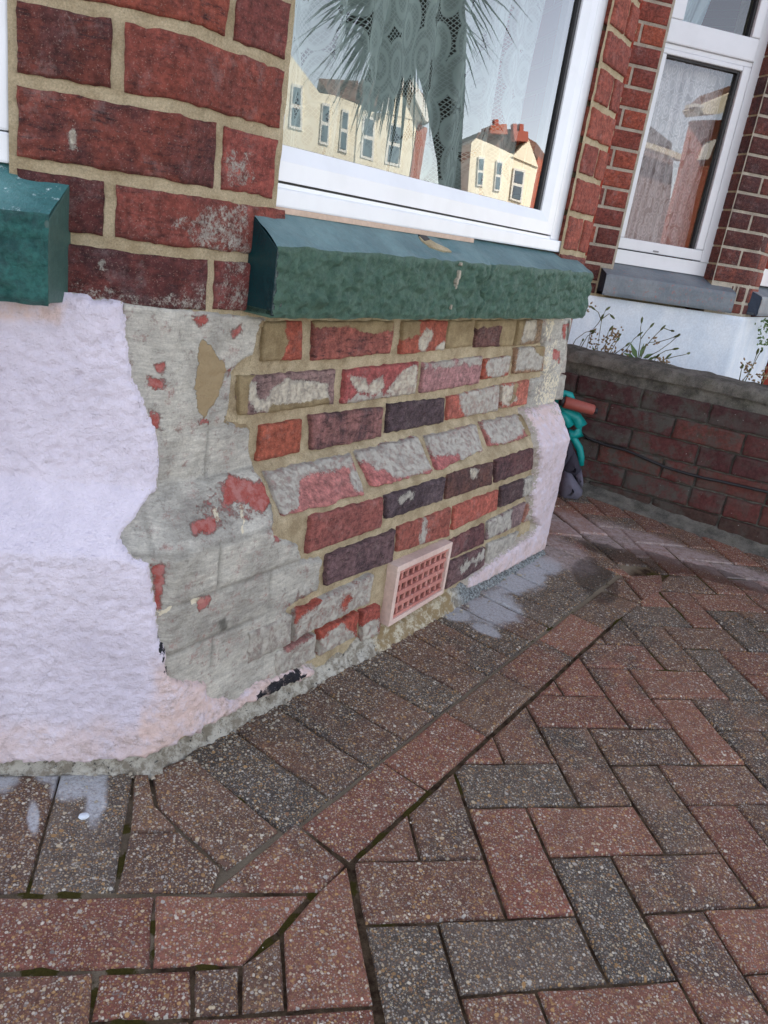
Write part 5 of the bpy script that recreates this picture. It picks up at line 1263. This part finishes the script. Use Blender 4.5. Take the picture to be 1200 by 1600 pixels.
weed((932, 556), [[(932, 556), (937, 520), (940, 500), (946, 485), (950, 482)], [(940, 502), (935, 488), (926, 481)], [(941, 498), (952, 490), (957, 495)], [(915, 552), (922, 520), (935, 505), (941, 495)]], 'tall spindly weed with drooping buds nearest the bay on the wall top', .16, [((930, 552), -.4, .6, .03)], [((926, 482), 5), ((928, 540), 14)])
weed((905, 548), [[(893, 542), (900, 530), (915, 519), (926, 517)], [(903, 548), (908, 536), (911, 531)], [(905, 548), (918, 525), (926, 520)]], 'short arching weed half hidden by the bay corner', .15, [((908, 548), .6, .6, .02)], [((925, 523), 8)])
weed((950, 560), [[(945, 558), (955, 540), (962, 530), (968, 524)], [(936, 553), (948, 535), (950, 520), (955, 513)], [(948, 560), (960, 540), (966, 530)]], 'brown weed covered in pale seed fluff', .14, [], [((964, 520), 26), ((951, 533), 22), ((954, 552), 16), ((946, 545), 10)])
weed((1000, 570), [[(996, 565), (1001, 530), (1001, 512), (1003, 500)], [(1001, 530), (1010, 518), (1019, 508)], [(1000, 562), (1010, 540), (1020, 528), (1036, 512)], [(1036, 512), (1046, 516), (1051, 517)], [(1003, 545), (1015, 535), (1030, 534), (1044, 530), (1058, 525)], [(1008, 560), (1030, 548), (1048, 535), (1060, 524)], [(968, 556), (980, 545), (990, 530), (1000, 522)], [(962, 552), (972, 545), (981, 538)]], 'bushy green weed with many long bud tipped stems', .17, [((996, 562), -.5, .7, .07), ((998, 560), .3, .8, .06), ((992, 560), -1, .3, .05), ((1004, 560), .8, .4, .05), ((1000, 558), .1, 1, .05)], [((980, 553), 16), ((1018, 535), 8)])
weed((1020, 572), [[(1012, 566), (1026, 556), (1040, 548), (1056, 545)], [(1020, 572), (1024, 560), (1028, 556)], [(1030, 572), (1038, 562), (1045, 556)], [(1036, 562), (1055, 557), (1070, 554), (1076, 552)]], 'low weed leaning right with a single long stem over the white wall', .15, [((1012, 562), .8, .3, .035), ((1018, 560), .9, .4, .03)], [((1034, 568), 26), ((1040, 572), 14)])
weed((1172, 600), [[(1162, 600), (1175, 575), (1185, 555), (1190, 548)], [(1175, 575), (1180, 560), (1184, 549)], [(1155, 596), (1158, 580), (1160, 572)], [(1158, 598), (1168, 585), (1172, 578)], [(1188, 606), (1196, 590), (1202, 575)]], 'wispy brown weed at the right edge above the garden wall', .16, [((1163, 600), -.5, .7, .02)], [((1165, 576), 12), ((1172, 568), 8), ((1176, 590), 10), ((1190, 585), 12)])
# leafy plant growing in the gap by the splay of the neighbour
lvs = []; rz = random.Random(3)
for i in range(120):
    px = (rz.uniform(1180, 1200)+rz.uniform(-2, 20), rz.uniform(500, 545)); P_ = onplane(px, NS, float(NS@NP0)+.03+rz.uniform(0, .03))
    lvs.append(leafmesh(P_, (rz.uniform(-1, 1), rz.uniform(-1, 0), rz.uniform(-.6, 1)), rz.uniform(.012, .025), .006))
iv = thing('climbing_plant', 'small patch of green leaves against the white wall under the second grey sill', 'plant', tuple(float(v) for v in lvs[0][0][0])); part('leaves', joined(lvs), M_LEAF, iv, kind='stuff')
# ------------------------------------------------------------ grit lying on the paving
gm = []; rz = random.Random(9)
for i in range(240):
    x, y = rz.uniform(-1.2, 1.6), rz.uniform(-.7, 1.4); r1 = rz.uniform(.0008, .0022)
    if x*NB[0]+y*NB[1] < -.35 or (x < -.48 and y > .06): continue
    c = Vector((x, y, gz(x, y)+r1*.6)); a = rz.uniform(0, 3)
    vs_ = [c+Vector((math.cos(a+t)*r1*rz.uniform(.7, 1.2), math.sin(a+t)*r1*rz.uniform(.7, 1.2), rz.uniform(-.3, .3)*r1)) for t in (0, 1.5, 3, 4.6)]+[c+Vector((0, 0, r1*.8)), c-Vector((0, 0, r1*.8))]
    gm.append((vs_, [[0, 1, 4], [1, 2, 4], [2, 3, 4], [3, 0, 4], [1, 0, 5], [2, 1, 5], [3, 2, 5], [0, 3, 5]]))
rz = random.Random(31); cr_ = []
for i in range(420):
    t_ = rz.uniform(-.45, 1.3); e_ = -.0+abs(rz.gauss(0, .028)); P_ = skin(np.array(t_), np.array(.03), np.array(e_)); r1 = rz.choice([.0012, .0018, .0026, .004])*rz.uniform(.7, 1.2)
    c = Vector((P_[0], P_[1], gz(P_[0], P_[1])+r1*.5)); a = rz.uniform(0, 3)
    vs_ = [c+Vector((math.cos(a+t)*r1*rz.uniform(.6, 1.3), math.sin(a+t)*r1*rz.uniform(.6, 1.3), rz.uniform(-.3, .3)*r1)) for t in (0, 1.5, 3, 4.6)]+[c+Vector((0, 0, r1*.7)), c-Vector((0, 0, r1*.7))]
    cr_.append((vs_, [[0, 1, 4], [1, 2, 4], [2, 3, 4], [3, 0, 4], [1, 0, 5], [2, 1, 5], [3, 2, 5], [0, 3, 5]]))
link('mortar_crumbs', joined(cr_), None, M_MORTW, kind='stuff')
link('grit', joined(gm), None, mat_simple('pale_grit', S(205, 196, 180), .9), kind='stuff')
tag(link('pebble', None, None), 'white pebble lying on the dark paver near the left wall foot', 'pebble')
pb = bpy.data.objects['pebble']; bpy.data.objects.remove(pb)
g0 = ground((131, 1277)); V, F = [], []
bm = bmesh.new(); bmesh.ops.create_icosphere(bm, subdivisions=2, radius=.0062)
for v in bm.verts: v.co.z *= .5; v.co.x *= 1.15; v.co += Vector((random.uniform(-1, 1), random.uniform(-1, 1), random.uniform(-1, 1)))*.0005
me = bpy.data.meshes.new('m'); bm.to_mesh(me); bm.free()
tag(link('pebble', me, None, M_WHITEW, loc=(g0[0], g0[1], g0[2]+.0022)), 'white pebble lying on the dark grey paver near the foot of the rendered wall', 'pebble')

# ------------------------------------------------------------ houses down the street, seen in the panes
def refl(px, N, d):
    N = np.asarray(N, float); P_ = onplane(px, N, d); r_ = ray(px); r_ = r_-2*(r_@N)*N; return P_, r_
XD = 42.0
def rp(px):          # where the pane's reflection of this pixel meets the far facade plane x = XD
    P_, r_ = refl(px, NB, -.468); t_ = (XD-P_[0])/r_[0]; H = P_+t_*r_; return H
M_CREAM = mat_paint('cream_render', S(240, 232, 210), S(232, 222, 196), .8, 5, .01); M_FRB = mat_wallfar('street_red_brick', S(170, 80, 60), S(150, 70, 56), S(170, 140, 110)); M_WHT = mat_simple('white_trim', (.8, .78, .72), .6)
M_WGL = mat_simple('dark_pane', (.10, .14, .18), .1); M_POT = mat_simple('chimney_pot', S(165, 88, 72), .8)
def stthing(name, label, cat): return thing(name, label, cat, (XD, 0, 0))
def fpoly(pts, off, th): # facade-plane solid; off towards the viewer (-x)
    a = [rp(p_)-np.array([off, 0, 0]) for p_ in pts]; return prism(a, [p_+np.array([th, 0, 0]) for p_ in a])
def ftall(px0, px1, top, off, th):  # wall from the ground to the traced top line
    a, b = rp(px0), rp(px1); o_ = np.array([off, 0, 0]); f = [np.array([XD, a[1], 0]), np.array([XD, b[1], 0])]+[rp(t_)*np.array([0, 1, 1])+np.array([XD, 0, 0]) for t_ in top]; f = [x-o_ for x in f]
    return prism(f, [x+np.array([th, 0, 0]) for x in f])
def wnd(parent, q_, off, arch=False):
    fr = part('window', fpoly(q_, off, .12), M_WHT, parent); c = np.mean(np.array(q_, float), 0)
    n = len(q_); 
    def sub(v0, v1):
        tl, tr, br_, bl = [np.array(x, float) for x in q_]; e0, e1 = .16, .84
        L = lambda a, b, k: a+(b-a)*k
        return [tuple(L(L(tl, tr, u), L(bl, br_, u), v)) for u, v in ((e0, v0), (e1, v0), (e1, v1), (e0, v1))]
    part('pane', fpoly(sub(.07, .44), off+.03, .05), M_WGL, fr); part('pane', fpoly(sub(.54, .93), off+.03, .05), M_WGL, fr)
h1 = stthing('street_house', 'cream gabled house with a brown tiled roof reflected in the middle of the main pane', 'house')
part('wall', ftall((560, 240), (640, 265), [(652, 186), (600, 178), (560, 170)], 0, 3), M_CREAM, h1)
part('gable', fpoly([(598, 176), (632, 124), (660, 190)], .05, 3), M_CREAM, h1)
part('bargeboard', fpoly([(590, 170), (630, 118), (634, 126), (600, 178)], .5, .6), M_WHT, h1); part('bargeboard', fpoly([(630, 118), (642, 120), (675, 186), (664, 192), (636, 134)], .5, .6), M_WHT, h1)
part('roof', fpoly([(565, 122), (628, 121), (596, 166), (556, 152)], -.5, 4), M_TILE, h1); part('roof', fpoly([(640, 120), (662, 145), (680, 185), (672, 186)], -.3, 3), M_TILE, h1)
wnd(h1, [(607, 190), (630, 196), (624, 262), (600, 256)], .05)
wnd(h1, [(567, 180), (586, 184), (582, 252), (562, 246)], .05)
part('wall', ftall((642, 266), (655, 268), [(668, 200), (652, 192)], .02, 3), M_FRB, h1)
h2 = stthing('street_house', 'row of cream bays with tall sash windows reflected at the left of the main pane', 'house')
part('wall', ftall((440, 220), (559, 240), [(565, 165), (520, 148), (500, 145), (455, 85), (440, 90)], -.1, 3), M_CREAM, h2)
for q_ in ([(458, 130), (474, 134), (473, 205), (452, 200)], [(504, 160), (516, 163), (513, 228), (499, 224)], [(534, 170), (545, 173), (541, 240), (529, 236)]): wnd(h2, q_, .0)
part('roof', fpoly([(500, 120), (560, 124), (566, 160), (515, 146)], -.5, 4), M_TILE, h2)
h3 = stthing('street_house', 'cream house with brick flank and red chimney pots reflected at right of the main pane', 'house')
part('wall', ftall((740, 300), (826, 330), [(840, 262), (800, 240), (745, 215), (738, 222)], .0, 3), M_CREAM, h3)
part('gable', fpoly([(800, 244), (824, 218), (840, 262)], .1, 3), M_CREAM, h3)
part('roof', fpoly([(752, 205), (800, 200), (822, 216), (798, 242), (748, 214)], -.4, 4), M_TILE, h3)
part('wall', ftall((827, 320), (862, 345), [(872, 268), (842, 244)], -.2, 3), M_FRB, h3)
part('roof', fpoly([(826, 214), (840, 222), (870, 262), (842, 250)], -.3, 4), M_TILE, h3)
for q_ in ([(802, 262), (820, 266), (814, 318), (796, 312)], [(775, 250), (785, 252), (780, 300), (771, 298)], [(748, 244), (757, 246), (754, 292), (745, 290)]): wnd(h3, q_, .1)
ch = part('chimney', fpoly([(765, 196), (790, 194), (792, 210), (764, 208)], .2, 2), M_FRB, h3); part('chimney_pot', fpoly([(772, 186), (778, 186), (779, 196), (772, 196)], 0, .5), M_POT, ch)
ch = part('chimney', fpoly([(800, 205), (822, 206), (822, 222), (802, 220)], .3, 1), M_POT, h3); part('chimney_pot', fpoly([(802, 193), (808, 193), (808, 205), (802, 205)], 0, .5), M_POT, ch); part('chimney_pot', fpoly([(812, 193), (818, 194), (818, 205), (812, 205)], 0, .5), M_POT, ch)
# house across the road, seen in the neighbour's pane
YD = -15.0
def rq(px):
    P_, r_ = refl(px, np.array([0, -1., 0]), -(YW+.02)); t_ = (YD-P_[1])/r_[1]; return P_+t_*r_
h4 = thing('street_house', 'brick house with cream bargeboards reflected in the neighbouring window', 'house', (12, YD, 0))
def qpoly(pts, off, th): a = [rq(p_)+np.array([0, off, 0]) for p_ in pts]; return prism(a, [p_-np.array([0, th, 0]) for p_ in a])
def qtall(pts, off, th):
    a = [rq(p_) for p_ in pts]; lo = [np.array([a[0][0], YD, -.2]), np.array([a[-1][0], YD, -.2])]; f = [lo[0]]+a+[lo[1]]; f = [x+np.array([0, off, 0]) for x in f]; return prism(f, [x-np.array([0, th, 0]) for x in f])
part('wall', qtall([(1084, 196), (1084, 188), (1150, 188), (1150, 196)], 0, .2), M_FRB, h4)
part('bargeboard', qpoly([(1070, 172), (1142, 140), (1150, 150), (1140, 172), (1110, 180), (1076, 182)], .4, .5), M_CREAM, h4)
part('gutter', qpoly([(1064, 165), (1078, 168), (1078, 172), (1064, 170)], .6, .4), M_WHT, h4)
part('roof', qpoly([(1074, 170), (1100, 148), (1146, 132), (1150, 142), (1100, 160)], .2, .4), M_TILE, h4)
wnd_ = part('window', qpoly([(1100, 222), (1116, 218), (1104, 250), (1090, 250)], .1, .1), M_WHT, h4)
h5 = thing('street_house', 'long slate roof reflected at the lower left of the neighbouring window', 'house', (11, YD, 0))
part('roof', qpoly([(1005, 160), (1022, 170), (1084, 220), (1082, 250), (990, 218), (980, 180)], -1, .3), mat_simple('slate', S(124, 122, 128), .8), h5)
part('fascia', qpoly([(985, 208), (1082, 240), (1081, 250), (983, 216)], -.4, .3), M_CREAM, h5)
part('wall', qtall([(960, 360), (984, 216), (1082, 248), (1070, 380)], -.9, .3), mat_simple('pink_render', S(160, 136, 134), .8), h5)
# ------------------------------------------------------------ palm in the garden next door, seen only in the pane
PX = 3.6
def rpp(px):
    P_, r_ = refl(px, NB, -.468); t_ = (PX-P_[0])/r_[0]; return P_+t_*r_
palm = thing('palm_tree', 'shaggy palm with hanging fronds reflected in the upper part of the main pane', 'palm tree', tuple(float(v) for v in (rpp((700, 280))*np.array([1, 1, 0]))))
pt_ = [rpp((706, 340))*np.array([1, 1, 0])]+[rpp(p_) for p_ in [(704, 320), (702, 250), (696, 150), (684, 60), (665, -60)]]
V, F = tube(pt_, [.07, .065, .075, .12, .17, .20], 14)
M_TRUNK = mat_simple('palm_trunk', S(70, 66, 58), .9, 20, .02); M_FROND = mat_simple('palm_frond', S(62, 80, 60), .6)
part('trunk', mesh(V, F, True), M_TRUNK, palm)
rz = random.Random(21); lv = []; top = np.array(rpp((650, -60)))
for i in range(460):
    a = rz.uniform(0, 2*math.pi) if i % 2 else rz.uniform(math.pi*1.05, math.pi*1.95); el = rz.uniform(-1.35, .9); L = rz.uniform(.5, .9)
    d0 = np.array([math.cos(a)*math.cos(el), math.sin(a)*math.cos(el), math.sin(el)]); p = top+np.array([0, 0, rz.uniform(-.25, .2)]); pts = [p]
    for k in range(5):
        d0 = d0+np.array([0, 0, -.20]); d0 /= np.linalg.norm(d0); p = p+d0*L/5; pts.append(p)
    sd_ = np.cross(d0, [0, 0, 1.]); sd_ = sd_/(np.linalg.norm(sd_)+1e-6)
    ws = [.012, .017, .016, .012, .007, .001]; VV = []
    for q_, w in zip(pts, ws): VV += [q_-sd_*w, q_+sd_*w]
    lv.append(([Vector(x) for x in VV], [[2*k, 2*k+1, 2*k+3, 2*k+2] for k in range(5)]))
part('fronds', joined(lv), M_FROND, palm, kind='stuff')
